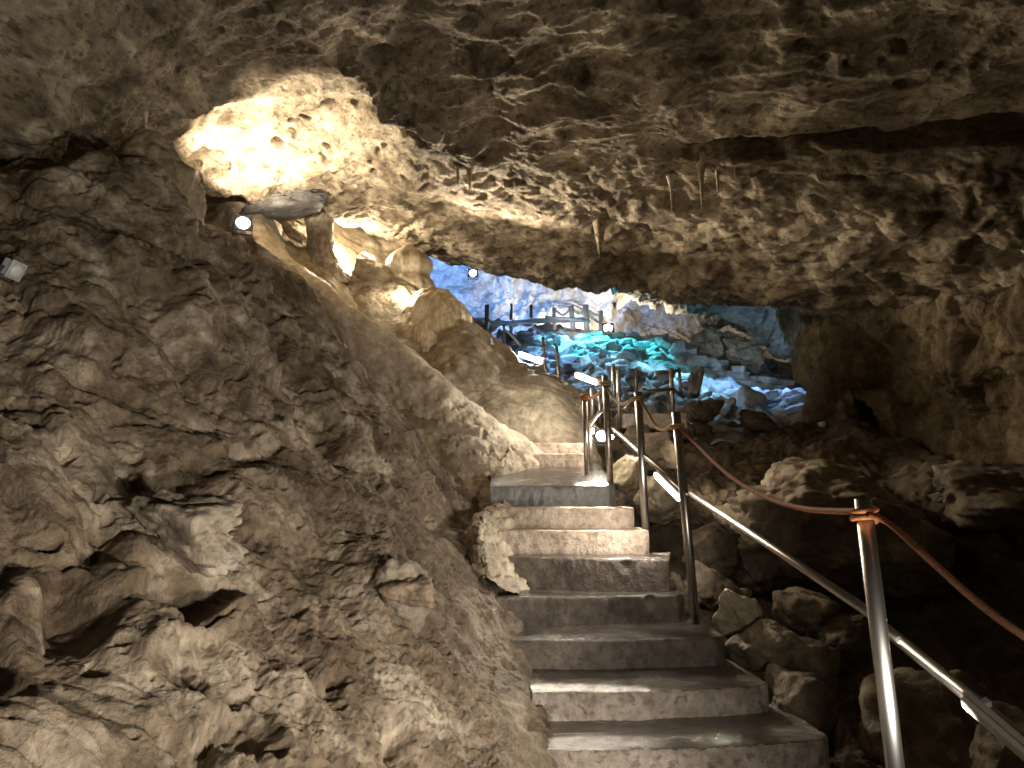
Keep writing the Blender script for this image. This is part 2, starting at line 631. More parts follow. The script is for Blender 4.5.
# ================================================================== THE CAVE SHELL
# ---- left slope
wl_rows = [
    [(-420, 960, 1.3), (-250, 960, 1.5), (-50, 960, 1.7), (150, 950, 2.0), (300, 930, 2.3), (450, 900, 2.65), (520, 870, 2.9), (600, 930, 2.9)],
    [(-420, 768, 1.6), (-250, 768, 1.9), (0, 768, 2.15), (190, 768, 2.5), (330, 766, 2.85), (430, 756, 3.2), (508, 750, 3.4), (572, 806, 3.4)],
    [(-420, 660, 1.9), (-250, 660, 2.2), (0, 660, 2.5), (180, 660, 2.9), (320, 660, 3.3), (412, 662, 3.65), (492, 690, 3.82), (552, 738, 3.82)],
    [(-420, 560, 2.2), (-250, 560, 2.5), (0, 560, 2.8), (160, 560, 3.2), (300, 560, 3.8), (394, 575, 4.2), (472, 622, 4.45), (528, 664, 4.45)],
    [(-420, 450, 2.5), (-250, 450, 2.9), (0, 450, 3.2), (150, 450, 3.65), (280, 460, 4.3), (385, 490, 4.8), (458, 560, 5.05), (518, 602, 5.05)],
    [(-420, 350, 2.8), (-250, 350, 3.3), (0, 350, 3.7), (140, 340, 4.2), (250, 360, 4.95), (360, 420, 5.4), (450, 518, 5.68), (500, 556, 5.66)],
    [(-420, 250, 3.2), (-250, 250, 3.7), (0, 250, 4.2), (120, 235, 4.7), (215, 280, 5.5), (325, 350, 6.0), (436, 480, 6.3), (496, 520, 6.3)],
    [(-420, 190, 3.6), (-250, 190, 4.1), (0, 195, 4.6), (120, 165, 5.2), (205, 235, 6.0), (300, 305, 6.45), (414, 446, 6.85), (470, 496, 6.9)],
    [(-420, 195, 4.4), (-250, 195, 5.0), (0, 195, 5.5), (125, 178, 6.2), (212, 255, 6.8), (310, 335, 7.1), (420, 468, 7.2), (475, 515, 7.2)],
    [(-420, 300, 4.9), (-250, 300, 5.5), (0, 300, 6.0), (140, 280, 6.7), (230, 350, 7.2), (330, 420, 7.4), (460, 530, 7.4), (500, 570, 7.4)],
]
wl_feats = [
    (60, 590, 50, 75, 0, -0.06, 0.9), (182, 602, 58, 22, 0, -0.16, 0.7), (215, 470, 75, 18, -10, -0.10, 0.8),
    (95, 545, 28, 36, 0, -0.10, 0.8), (125, 650, 60, 45, 0, 0.08, 0.7), (20, 630, 30, 70, 0, 0.10, 0.6),
    (232, 748, 44, 26, -38, -0.12, 0.6), (175, 735, 60, 34, -25, 0.06, 0.7), (402, 620, 55, 14, 50, -0.10, 0.7),
    (360, 570, 40, 40, 0, 0.09, 0.9), (330, 690, 16, 14, 0, -0.07, 0.9), (395, 740, 12, 15, 0, -0.07, 0.9),
    (285, 385, 26, 110, -38, -0.16, 0.8), (60, 330, 70, 22, 15, 0.10, 0.7), (100, 390, 60, 12, 20, -0.08, 0.9),
    (150, 300, 90, 20, 50, 0.09, 0.7), (440, 520, 28, 20, 0, -0.08, 0.8), (255, 300, 80, 14, 48, 0.10, 0.8),
    (470, 600, 30, 50, -35, 0.06, 0.9), (340, 420, 60, 26, 50, 0.08, 0.8), (205, 640, 60, 9, -20, 0.06, 0.7), (215, 622, 60, 7, -20, 0.05, 0.7),
]
wall_left, WLQ = surface('wall_left', wl_rows, 820, 760, relief_wall, M['wall'], feats=wl_feats, droop=0.12)
structure(wall_left)

_wlx, _wly = project(WLQ.reshape(-1, 3))


def on_wall(px, py, out=0.0):
    """place on the left rock face seen at px, py, moved out from the rock towards the viewer"""
    d2 = (_wlx - px) ** 2 + (_wly - py) ** 2
    idx = np.where(d2 < max(9.0, d2.min() * 1.5))[0]
    p = WLQ.reshape(-1, 3)[idx[np.argmin(WLQ.reshape(-1, 3)[idx, 1])]]
    v = np.array([0, 0, CZ]) - p
    return p + v / np.linalg.norm(v) * out


# ---- roof
ce_rows = [
    [(-500, -500, 2.2), (-250, -500, 2.3), (0, -500, 2.4), (200, -500, 2.5), (400, -500, 2.5), (600, -500, 2.5), (800, -500, 2.5), (1024, -500, 2.4), (1300, -500, 2.2), (1500, -480, 2.0)],
    [(-500, -150, 2.6), (-250, -150, 3.1), (0, -150, 3.5), (200, -150, 3.8), (400, -150, 3.9), (600, -150, 3.9), (800, -150, 3.8), (1024, -150, 3.5), (1300, -150, 3.0), (1500, -120, 2.6)],
    [(-500, 20, 3.0), (-250, 20, 3.8), (0, 20, 4.4), (170, 10, 4.9), (370, 10, 5.1), (560, 5, 4.9), (780, 0, 4.7), (1024, 0, 4.4), (1300, 0, 3.8), (1500, 40, 3.2)],
    [(-500, 100, 3.4), (-250, 100, 4.1), (0, 95, 4.8), (150, 70, 5.6), (330, 60, 6.0), (480, 85, 6.0), (700, 90, 5.7), (1024, 80, 5.2), (1300, 100, 4.4), (1500, 140, 3.7)],
    [(-500, 150, 3.8), (-250, 150, 4.5), (0, 140, 5.2), (140, 115, 6.2), (310, 100, 6.9), (455, 125, 6.6), (700, 130, 6.3), (1024, 125, 5.6), (1300, 150, 4.7), (1500, 200, 4.0)],
    [(-500, 165, 4.3), (-250, 165, 5.1), (0, 160, 5.8), (140, 145, 6.9), (270, 150, 7.6), (440, 160, 7.4), (690, 175, 6.9), (1024, 190, 6.0), (1300, 200, 5.0), (1500, 260, 4.2)],
    [(-500, 160, 5.0), (-250, 160, 5.8), (0, 160, 6.6), (140, 165, 7.8), (238, 186, 7.95), (420, 195, 8.6), (680, 220, 7.9), (1024, 250, 6.4), (1300, 260, 5.3), (1500, 320, 4.4)],
    [(-500, 150, 6.0), (-250, 150, 7.0), (0, 150, 7.8), (150, 165, 8.8), (255, 198, 8.6), (425, 232, 10.0), (660, 250, 9.2), (1000, 300, 7.2), (1300, 320, 5.8), (1500, 380, 4.8)],
    [(-500, 130, 7.0), (-250, 130, 8.0), (0, 130, 9.0), (180, 150, 10.0), (300, 190, 10.2), (440, 252, 11.2), (612, 286, 10.6), (830, 305, 9.4), (1300, 350, 7.0), (1500, 420, 6.0)],
    [(-500, 110, 8.0), (-250, 110, 9.0), (0, 110, 10.0), (180, 130, 11.0), (300, 170, 11.6), (445, 250, 12.6), (620, 268, 12.2), (840, 300, 11.5), (1300, 330, 9.0), (1500, 400, 8.0)],
    [(-500, 60, 9.0), (-250, 60, 10.0), (0, 60, 11.0), (180, 90, 12.0), (300, 130, 13.0), (450, 200, 14.5), (640, 230, 14.5), (860, 280, 14.0), (1300, 300, 12.0), (1500, 350, 11.0)],
]
ce_feats = [
    (640, 270, 45, 20, 0, -0.5, 0.6), (760, 144, 90, 13, -4, -0.24, 0.6), (950, 132, 130, 13, -3, -0.24, 0.6), (590, 60, 90, 40, 20, -0.10, 0.8),
    (480, 110, 30, 60, -30, -0.12, 0.8), (395, 95, 75, 14, 48, 0.22, 0.8), (215, 95, 60, 8, -8, 0.10, 0.8), (100, 60, 120, 60, 0, 0.1, 0.9), (660, 190, 40, 16, 0, -0.15, 0.7),
    (240, 110, 60, 16, 0, -0.12, 0.8), (205, 165, 22, 14, 0, -0.10, 0.6), (730, 20, 110, 45, -30, -0.14, 0.6), (880, 190, 50, 14, 10, -0.12, 0.8),
    (910, 222, 30, 16, 0, 0.12, 0.8), (700, 270, 40, 14, 0, 0.14, 0.7), (770, 285, 40, 12, 0, 0.14, 0.7),
    (60, 150, 50, 14, 0, -0.3, 0.6), (30, 110, 50, 40, 0, 0.2, 0.8), (620, 225, 80, 12, 20, -0.1, 0.8), (1000, 250, 50, 14, 10, -0.16, 0.7),
]
ceiling, CEQ = surface('ceiling', ce_rows, 1000, 720, relief_ceiling, M['ceil'], feats=ce_feats)
structure(ceiling)

# ---- right-hand wall
wr_rows = [
    [(800, 250, 12.0), (845, 250, 9.9), (900, 250, 8.2), (1024, 240, 6.9), (1200, 230, 5.4), (1500, 230, 4.2)],
    [(790, 300, 12.2), (828, 300, 10.0), (900, 300, 8.4), (1024, 290, 6.9), (1200, 290, 5.3), (1500, 290, 4.1)],
    [(800, 340, 12.2), (828, 335, 10.2), (900, 335, 8.8), (1024, 335, 7.0), (1200, 350, 5.4), (1500, 370, 4.1)],
    [(815, 375, 12.2), (835, 372, 10.4), (905, 372, 9.0), (1024, 375, 7.3), (1200, 400, 5.6), (1500, 440, 4.2)],
    [(850, 402, 12.2), (868, 405, 10.6), (915, 408, 9.2), (1024, 412, 7.5), (1200, 450, 5.8), (1500, 520, 4.3)],
    [(860, 430, 12.2), (882, 435, 10.6), (925, 440, 9.1), (1024, 450, 7.4), (1200, 520, 5.8), (1500, 640, 4.3)],
    [(865, 470, 12.2), (885, 480, 10.6), (930, 490, 9.2), (1024, 520, 7.4), (1200, 640, 5.8), (1500, 850, 4.3)],
]
wall_right, WRQ = surface('wall_right', wr_rows, 420, 420, relief_right, M['right'], toward=(-2, 3, CZ))
structure(wall_right)

# ---- floor of the chasm and the far rubble hill (one ground)
hill_rows = [
    [(380, 318, 21), (470, 322, 18.0), (540, 328, 17.2), (600, 331, 17), (700, 345, 17), (830, 372, 16.5), (1000, 400, 15)],
    [(430, 330, 17), (510, 332, 16.2), (560, 335, 15.9), (620, 337, 15.8), (700, 352, 15.3), (830, 388, 14), (1000, 410, 12)],
    [(460, 350, 15.5), (525, 348, 14.8), (570, 350, 14.4), (628, 352, 14.2), (705, 370, 13.8), (830, 400, 13), (1000, 420, 11)],
    [(480, 385, 13.5), (540, 378, 13.0), (580, 378, 12.5), (640, 382, 12.3), (725, 396, 12.0), (830, 412, 11.6), (1000, 435, 10)],
    [(500, 430, 11.5), (560, 418, 11.3), (600, 416, 10.9), (650, 418, 10.7), (740, 420, 10.5), (850, 428, 10.3), (1030, 442, 9.0)],
    [(520, 470, 10.2), (570, 450, 10.1), (620, 445, 9.9), (670, 445, 9.7), (750, 450, 9.4), (855, 455, 9.2), (1040, 465, 8.4)],
]


def relief_rubble(P):
    Q = warp(P, 1.2, 0.2)
    f1, f2 = worley(Q * np.array([1, 1, 1.3]), 2.1)
    g1, g2 = worley(Q * np.array([1, 1, 1.3]) + 9.7, 4.5)
    return 0.28 * fbm(P, 0.5, 3) + 0.22 * (0.5 - f1) + 0.10 * (0.5 - g1) + 0.03 * fbm(Q, 6, 3)


fl_rows = [
    [(500, 440, 11.4), (560, 424, 11.2), (600, 420, 10.9), (650, 420, 10.7), (740, 422, 10.5), (850, 428, 10.3), (1030, 442, 9.0)],
    [(540, 480, 9.5), (590, 460, 9.3), (640, 446, 9.0), (690, 442, 9.0), (760, 446, 8.9), (860, 450, 8.6), (1060, 465, 7.6)],
    [(560, 560, 7.9), (610, 510, 7.9), (650, 490, 7.8), (700, 484, 7.7), (780, 488, 7.5), (880, 494, 7.2), (1100, 510, 6.3)],
    [(600, 660, 6.9), (640, 580, 7.2), (680, 545, 7.2), (730, 535, 7.0), (800, 535, 6.7), (900, 545, 6.5), (1130, 580, 5.6)],
    [(650, 800, 5.4), (690, 690, 6.3), (730, 645, 6.4), (780, 640, 6.2), (840, 640, 6.0), (930, 650, 6.0), (1150, 700, 5.2)],
    [(700, 980, 4.1), (750, 830, 5.0), (790, 760, 5.2), (840, 740, 5.1), (900, 745, 5.0), (1000, 760, 4.9), (1250, 830, 4.3)],
    [(800, 1300, 2.9), (900, 1150, 3.3), (950, 1000, 3.6), (1000, 960, 3.7), (1100, 960, 3.6), (1200, 980, 3.5), (1500, 1100, 3.0)],
]
floor, _ = surface('floor', fl_rows, 420, 560, relief_floor, M['floor'], toward=(1, 6, 8))
structure(floor)
hill, FLQ = surface('floor', hill_rows, 420, 420, relief_rubble, M['rubble'], toward=(1, 6, 8))
structure(hill)

# ---- back of the far chamber
wb_rows = [
    [(330, 380, 19), (430, 360, 21), (520, 355, 21.5), (600, 352, 21), (680, 356, 20.5), (780, 390, 20), (900, 420, 18)],
    [(330, 320, 19.5), (430, 312, 22), (520, 318, 22.5), (600, 320, 22), (680, 335, 21.5), (780, 365, 20.8), (900, 390, 18.5)],
    [(330, 280, 19.5), (430, 285, 22.3), (510, 290, 23), (590, 296, 22.5), (670, 310, 21.5), (780, 335, 20.4), (900, 360, 18.5)],
    [(330, 255, 19), (430, 264, 21.5), (500, 268, 22), (570, 270, 21.6), (650, 280, 20.6), (780, 305, 19.5), (900, 330, 18)],
    [(330, 210, 17), (430, 225, 18.5), (500, 230, 19), (570, 235, 19), (650, 245, 18.5), (780, 270, 17.5), (900, 290, 16.5)],
    [(330, 150, 14), (430, 170, 15), (500, 180, 15.5), (570, 185, 15.5), (650, 200, 15.5), (780, 230, 15), (900, 260, 14.5)],
]
wall_back, WBQ = surface('wall_back', wb_rows, 360, 300, relief_far, M['pale'])
structure(wall_back)

# ================================================================== ROCK FORMATIONS (things)
def formation(name, rows, nu, nv, disp, mat, label, cat, toward=None, feats=()):
    o, Q = surface(name, rows, nu, nv, disp, mat, toward=toward, feats=feats)
    tag(o, label, cat, kind='thing')
    return o, Q


formation('flowstone_slope', [
    [(120, 120, 11.0), (190, 140, 10.9), (250, 165, 10.8), (300, 180, 11.0), (350, 200, 11.3), (418, 225, 11.6)],
    [(140, 180, 10.2), (190, 185, 10.2), (250, 200, 10.2), (300, 218, 10.4), (350, 245, 10.8), (412, 280, 11.2)],
    [(150, 215, 9.4), (195, 208, 9.2), (250, 222, 9.1), (300, 240, 9.5), (345, 268, 9.9), (405, 305, 10.2)],
    [(190, 255, 8.4), (225, 245, 8.3), (265, 250, 8.35), (310, 275, 8.7), (350, 300, 9.1), (390, 340, 9.4)],
    [(240, 320, 7.9), (275, 310, 7.8), (320, 310, 8.0), (360, 330, 8.3), (395, 355, 8.6), (430, 390, 8.9)],
    [(300, 390, 7.6), (335, 370, 7.5), (375, 365, 7.65), (415, 380, 7.9), (450, 400, 8.2), (480, 430, 8.5)],
    [(370, 470, 7.2), (400, 440, 7.2), (435, 425, 7.3), (475, 430, 7.5), (510, 440, 7.75), (550, 455, 8.1)],
    [(420, 540, 6.7), (450, 500, 6.75), (480, 480, 6.9), (510, 475, 7.1), (540, 480, 7.4), (580, 490, 7.8)],
    [(450, 620, 6.1), (480, 560, 6.2), (510, 530, 6.35), (535, 520, 6.6), (560, 520, 7.0), (590, 530, 7.5)],
], 300, 420, relief_soft(1.0), M['slope'], 'olive brown flowstone slope running down between the dark left ridge and the tan ribbon', 'rock slope')

formation('flowstone_ribbon', [
    [(205, 205, 9.3), (225, 204, 8.7), (248, 206, 8.55), (268, 214, 8.7), (280, 226, 9.3)],
    [(222, 238, 8.6), (240, 232, 8.1), (262, 236, 8.0), (284, 250, 8.15), (296, 264, 8.7)],
    [(262, 290, 8.3), (282, 276, 7.8), (306, 275, 7.7), (330, 288, 7.85), (345, 306, 8.4)],
    [(310, 345, 8.0), (330, 322, 7.55), (362, 318, 7.45), (388, 334, 7.6), (402, 360, 8.1)],
    [(352, 415, 7.75), (385, 388, 7.4), (424, 378, 7.3), (456, 392, 7.4), (482, 416, 7.75)],
    [(395, 470, 7.45), (430, 438, 7.2), (470, 426, 7.1), (512, 436, 7.2), (548, 452, 7.5)],
    [(428, 520, 7.0), (455, 486, 6.8), (487, 470, 6.72), (516, 472, 6.8), (545, 482, 7.1)],
    [(446, 560, 6.6), (468, 524, 6.3), (494, 500, 6.2), (515, 502, 6.25), (538, 520, 6.5)],
    [(430, 600, 6.2), (452, 552, 5.9), (480, 510, 5.72), (506, 516, 5.78), (530, 544, 6.0)],
    [(436, 635, 5.8), (456, 585, 5.4), (476, 532, 5.2), (506, 548, 5.24), (534, 574, 5.45)],
    [(446, 665, 5.4), (464, 620, 5.0), (482, 574, 4.86), (510, 590, 4.88), (536, 612, 5.05)],
], 220, 460, relief_ribbon, M['ribbon'], 'smooth tan flowstone ribbon sweeping down from the bright lamp to the upper steps', 'flowstone')

formation('rock_dome', [
    [(300, 400, 8.8), (390, 440, 8.3), (460, 470, 8.0), (520, 490, 7.8), (580, 500, 7.8), (608, 500, 8.1)],
    [(330, 335, 8.8), (400, 380, 8.3), (455, 415, 8.0), (515, 440, 7.85), (568, 452, 7.75), (598, 455, 8.0)],
    [(345, 300, 9.1), (405, 345, 8.6), (452, 378, 8.35), (510, 404, 8.15), (560, 420, 8.0), (592, 430, 8.15)],
    [(355, 272, 9.5), (408, 308, 9.1), (445, 338, 8.9), (500, 366, 8.7), (550, 391, 8.5), (588, 408, 8.5)],
    [(362, 250, 10.0), (410, 280, 9.7), (446, 304, 9.5), (494, 345, 9.3), (542, 378, 9.1), (584, 398, 8.95)],
    [(372, 260, 10.8), (428, 300, 10.5), (458, 325, 10.2), (502, 364, 10.0), (552, 398, 9.7), (594, 418, 9.4)],
    [(372, 340, 11.2), (428, 360, 10.8), (458, 380, 10.5), (502, 410, 10.2), (552, 440, 9.9), (594, 470, 9.5)],
], 360, 360, relief_soft(1.1), M['dome'], 'rounded brown rock dome bulging beside the upper steps with posts along its crest', 'rock')


def lathe_rock(name, base, top, prof, mat, label, cat, seed, nu=90, nv=120, flute=0.05, lean=None, kind='thing', parent=None, noise=0.06):
    """standing or hanging drip stone: profile of radii from base to top, fluted"""
    base, top = np.array(base), np.array(top)
    t = np.linspace(0, 1, nv)
    R = np.interp(t, np.linspace(0, 1, len(prof)), prof)
    R = np.convolve(np.pad(R, 4, 'edge'), np.ones(9) / 9, 'valid')
    a = np.linspace(0, 2 * math.pi, nu, endpoint=False)
    T, A = np.meshgrid(t, a, indexing='ij')
    C = base + (top - base) * T[..., None]
    dirs = np.stack([np.cos(A), np.sin(A), 0 * A], -1)
    S = C + dirs * R[:, None, None]
    P = S.reshape(-1, 3)
    Q = P * np.array([4, 4, 0.8]) + seed
    d = flute * fbm(Q, 1.4, 3, kind='billow') + noise * fbm(P + seed, 2.2, 4)
    P = P + dirs.reshape(-1, 3) * (d * np.clip(np.repeat(R, nu) / (max(prof) + 1e-6), 0.1, 1))[:, None]
    i = np.arange(nv * nu).reshape(nv, nu)
    j = np.roll(i, -1, axis=1)
    Fq = np.stack([i[:-1], j[:-1], j[1:], i[1:]], -1).reshape(-1, 4)
    me = mesh_np(name, P - base, Fq)
    bm = bmesh.new()
    bm.from_mesh(me)
    bm.edges.ensure_lookup_table()
    bmesh.ops.holes_fill(bm, edges=[e for e in bm.edges if len(e.link_faces) == 1])
    bm.to_mesh(me)
    bm.free()
    o = link(name, me, mat, parent)
    o.location = tuple(float(v) for v in base)
    if kind and parent is None:
        tag(o, label, cat, kind=kind)
    return o


# flowstone column beside the far opening: rounded head over bulging tiers
lathe_rock('flowstone_column', W(412, 330, 9.75), W(408, 246, 9.75), [0.52, 0.5, 0.46, 0.36, 0.34, 0.37, 0.33, 0.24, 0.3, 0.3, 0.2, 0.05],
           M['stream'], 'tiered cream flowstone column with rounded head glowing beside the blue opening', 'flowstone', 3.3)
lathe_rock('flowstone_mound', W(432, 360, 9.0), W(434, 292, 9.2), [0.5, 0.48, 0.46, 0.42, 0.36, 0.2],
           M['stream'], 'streaked flowstone mound spilling below the cream column', 'flowstone', 23.3, flute=0.1)
lathe_rock('flowstone_mound', W(462, 395, 8.5), W(464, 326, 8.9), [0.5, 0.48, 0.45, 0.4, 0.34, 0.18],
           M['dome'], 'brown fluted flowstone mound on the crest right of the cream column', 'flowstone', 27.9, flute=0.1)
lathe_rock('rock_pillar', W(322, 285, 9.3), W(318, 196, 9.3), [0.36, 0.28, 0.19, 0.16, 0.17, 0.22, 0.34],
           M['dome'], 'brown rock pillar joining slope and ceiling left of the hidden bright lamp', 'rock pillar', 8.1, flute=0.08)
lathe_rock('flowstone_mound', W(156, 250, 5.72), W(148, 136, 5.5), [0.3, 0.36, 0.38, 0.36, 0.3, 0.22, 0.1],
           M['slope'], 'streaked brown flowstone mound on top of the left wall under the ceiling', 'flowstone', 5.7, flute=0.12, noise=0.06)
lathe_rock('flowstone_hump', W(98, 260, 5.3), W(92, 172, 5.05), [0.3, 0.34, 0.34, 0.28, 0.2, 0.08],
           M['slope'], 'smaller lit flowstone hump left of the streaked mound on the left wall', 'flowstone', 15.7, flute=0.12, noise=0.06)
# slab that hangs over the first lamp, its shade put into a dark colour
o = rock('rock_slab', W(284, 202, 8.55), (0.58, 0.45, 0.16), M['slab'], seed=46, rot=(0.1, -0.26, 0.1), sub=5, planes=16, rough=0.5, fine=0.16)
tag(o, 'grey rock slab jutting over the bright lamp at the top of the ribbon', 'rock slab', kind='thing')
# rock cluster jutting on the left wall
o = rock('rock_outcrop', on_wall(178, 522, 0.10), (0.36, 0.2, 0.17), M['grit'], seed=51, rot=(0.2, 0.15, -0.2), sub=6, planes=12, rough=0.45, lump=0.3, fine=0.10)
tag(o, 'lumpy pale rock outcrop jutting from the left wall above the dark hollow', 'rock', kind='thing')
o = rock('rock_boss', on_wall(402, 592, 0.05), (0.2, 0.2, 0.17), M['grit'], seed=52, rot=(0.2, 0.3, 0.3), sub=5, planes=9, rough=0.25, lump=0.2, fine=0.05)
tag(o, 'rounded rock knob with a rusty cap low on the left wall near the steps', 'rock', kind='thing')
c = rock('rusty_cap', (0.06, -0.1, 0.02), (0.13, 0.12, 0.075), M['orange'], seed=53, sub=5, planes=7, rough=0.4, fine=0.1, parent=o)
c['label'] = 'rusty brown cap'

# hanging rocks and the pale slab in the far opening
formation('sloping_slab', [
    [(600, 255, 15.5), (660, 255, 15.2), (720, 262, 14.8), (780, 280, 14.2), (840, 300, 13.6), (880, 320, 13)],
    [(610, 272, 14.8), (645, 272, 14.4), (700, 282, 14.0), (760, 302, 13.4), (815, 322, 12.7), (870, 345, 12.2)],
    [(612, 280, 15.2), (645, 283, 15.0), (700, 300, 14.6), (760, 326, 14.0), (812, 345, 13.4), (860, 366, 12.8)],
    [(616, 288, 16.0), (652, 295, 15.6), (702, 316, 15.2), (757, 341, 14.6), (808, 359, 14.2), (852, 380, 13.6)],
    [(616, 288, 18.5), (652, 295, 18.2), (702, 316, 17.8), (757, 341, 17.0), (808, 359, 16.4), (852, 380, 15.6)],
], 260, 180, relief_far, M['grey'], 'grey sloping roof slab catching blue light beyond the dark ceiling lip', 'rock slab')
o = rock('hanging_rock', W(708, 345, 14.3), (0.36, 0.4, 0.3), M['boulder'], seed=61, rot=(0, 0.3, 0.2), sub=5, planes=9, rough=0.5, fine=0.14)
tag(o, 'pale brown rock hanging over the cyan rubble, left of a darker one', 'rock', kind='thing')
o = rock('hanging_rock', W(742, 352, 14.1), (0.42, 0.4, 0.28), M['boulder'], seed=62, rot=(0, 0.4, -0.2), sub=5, planes=9, rough=0.5, fine=0.14)
tag(o, 'darker brown hanging rock above the gap to the blue rubble', 'rock', kind='thing')
lathe_rock('rock_stump', W(838, 428, 10.3), W(832, 352, 10.3), [0.42, 0.42, 0.38, 0.36, 0.3, 0.22, 0.1], M['floor'],
           'dark rounded rock stump standing at the right edge of the blue opening', 'rock', 4.4, flute=0.1)
lathe_rock('drip_curtain', W(822, 420, 11.0), W(818, 318, 11.0), [0.10, 0.12, 0.16, 0.2, 0.24, 0.3], M['right'],
           'pale drip curtain hanging down to the blue rubble left of the stump', 'flowstone', 14.4, flute=0.05)

# stalactites on the roof
st = [
    (702, 168, 208, 6.7, 0.035, 'longest pale stalactite of the cluster under the ceiling step'),
    (718, 166, 198, 6.7, 0.028, 'thin pale stalactite right of the longest one under the ceiling step'),
    (672, 190, 212, 6.9, 0.022, 'short stalactite at the left end of the cluster under the ceiling step'),
    (735, 160, 182, 6.6, 0.018, 'small stalactite at the right end of the cluster under the ceiling step'),
    (470, 168, 192, 7.4, 0.05, 'tapered stalactite hanging right of the bright ceiling dome'),
    (458, 170, 186, 7.4, 0.035, 'short stalactite left of the tapered one by the bright ceiling dome'),
    (146, 115, 131, 6.1, 0.03, 'single white stalactite above the streaked mound'),
    (600, 205, 258, 8.6, 0.14, 'larger tan stalactite hanging alone from the ceiling above the railing'),
]
for i, (px, y0, y1, D, r, lab) in enumerate(st):
    lathe_rock('stalactite', W(px, y1, D), W(px - 1, y0 - 14, D), [0.003, r * 0.3, r * 0.48, r * 0.7, r * 1.2, r * 2.6], M['ribbon'] if i != 7 else M['ceil'], lab, 'stalactite', i * 3.7, nu=20, nv=36, flute=r * 0.5, noise=r * 0.5)

# ================================================================== STAIRS
stairs = empty('stone_staircase', (0.7, 3.4, CZ - 1.25))
tag(stairs, 'worn concrete staircase climbing between the left wall and the steel railing', 'stairs', kind='thing')
# (left px, left py, right px, right py, drop below the eye, back-right px)
ST = [
    (560, 830, 905, 812, 1.245),
    (540, 746, 833, 734, 1.077),
    (532, 688, 772, 681, 0.928),
    (500, 636, 727, 633, 0.756),
    (496, 596, 687, 592, 0.576),
    (480, 555, 669, 558, 0.367),
    (490, 530, 650, 529, 0.2045),
    (486, 507, 635, 506, 0.03),
    (490, 485, 616, 483, -0.137),
]
DD = [2.95, 3.4, 3.82, 4.28, 4.62, 5.04, 5.43, 5.75, 6.2]
mats = ['step', 'step', 'step', 'step_shaded', 'step_shaded', 'step_shaded', 'step_tan', 'step_tan', 'step_grey']
SO = Vector(stairs.location)


def step_mesh(name, L, R, z_top, depthL, depthR, drop, seed, rise_back=0.0, curve=0.04, flare=0.0, slopef=0.012):
    """one cast step: rounded nosing, slightly bowed front, chipped edge, closed block"""
    nu = 150
    u = np.linspace(0, 1, nu)
    front = L[None] * (1 - u)[:, None] + R[None] * u[:, None]
    d = R - L
    n = np.array([d[1], -d[0], 0.0])
    n /= np.linalg.norm(n)                      # towards the viewer
    bow = curve * np.sin(u * math.pi) 
    corner = np.clip((u - 0.93) / 0.07, 0, 1) ** 2 * 0.05 
    front = front + n[None] * (bow - corner)[:, None]
    dep = depthL * (1 - u) + depthR * u
    prof = [('r', -drop, 0.0)]
    H = drop
    rows = []
    # riser up, round nosing, tread back, back face down
    for k in np.linspace(0, 1, 26):
        rows.append((0.018 * (1 - k), -H + (H - 0.02) * k, 0))
    for a in np.linspace(0, math.pi / 2, 7)[1:]:
        rows.append((-0.02 + 0.02 * math.cos(a), -0.02 + 0.02 * math.sin(a), 0))
    for k in np.linspace(0, 1, 22)[1:]:
        rows.append((-0.02 - k, 0, 1))
    V = []
    for (off, dz, back) in rows:
        if back:
            k = -off - 0.02
            p = front - n[None] * (0.02 + k * dep)[:, None]
            p[:, 2] = z_top + rise_back * k - slopef * (1 - k)
        else:
            p = front + n[None] * off
            p[:, 2] = z_top + dz - slopef
        V.append(p)
    P = np.array(V)
    nr = len(rows)
    q = P.reshape(-1, 3)
    isback = np.repeat(np.array([r[2] for r in rows]), nu)
    w = np.clip(1 - np.abs((q[:, 2] - z_top)) / 0.10, 0, 1)
    ch = fbm(q + seed, 9, 4)
    q = q + n[None] * (0.012 * fbm(q + seed, 16, 3) + 0.018 * np.minimum(ch, 0) * w - 0.02 * sstep(fbm(q + seed * 2, 6, 2), 0.25, 0.6))[:, None] * (1 - isback)[:, None]
    q[:, 2] += isback * (0.010 * fbm(q + seed, 4.5, 4)) - (1 - isback) * w * 0.012 * np.abs(ch)
    P = q.reshape(nr, nu, 3)
    # close: ends and underside
    Vall = list(P.reshape(-1, 3))
    faces = [tuple(f) for f in grid_faces(nr, nu)]
    idx = np.arange(nr * nu).reshape(nr, nu)
    base = len(Vall)
    Bk = P[-1].copy()
    Bk[:, 2] = z_top - H
    Vall += list(Bk)
    bi = np.arange(base, base + nu)
    for i in range(nu - 1):
        faces.append((idx[-1, i], idx[-1, i + 1], bi[i + 1], bi[i]))
        faces.append((idx[0, i + 1], idx[0, i], bi[i], bi[i + 1]))
    faces.append(tuple(idx[:, 0][::-1]) + (bi[0],))
    faces.append(tuple(idx[:, -1]) + (bi[-1],))
    me = bpy.data.meshes.new(name)
    me.from_pydata([tuple(float(c) for c in v) for v in Vall], [], [tuple(int(c) for c in f) for f in faces])
    bm = bmesh.new()
    bm.from_mesh(me)
    bmesh.ops.recalc_face_normals(bm, faces=bm.faces)
    bm.to_mesh(me)
    bm.free()
    for p in me.polygons:
        p.use_smooth = len(p.vertices) == 4
    me.update()
    return me


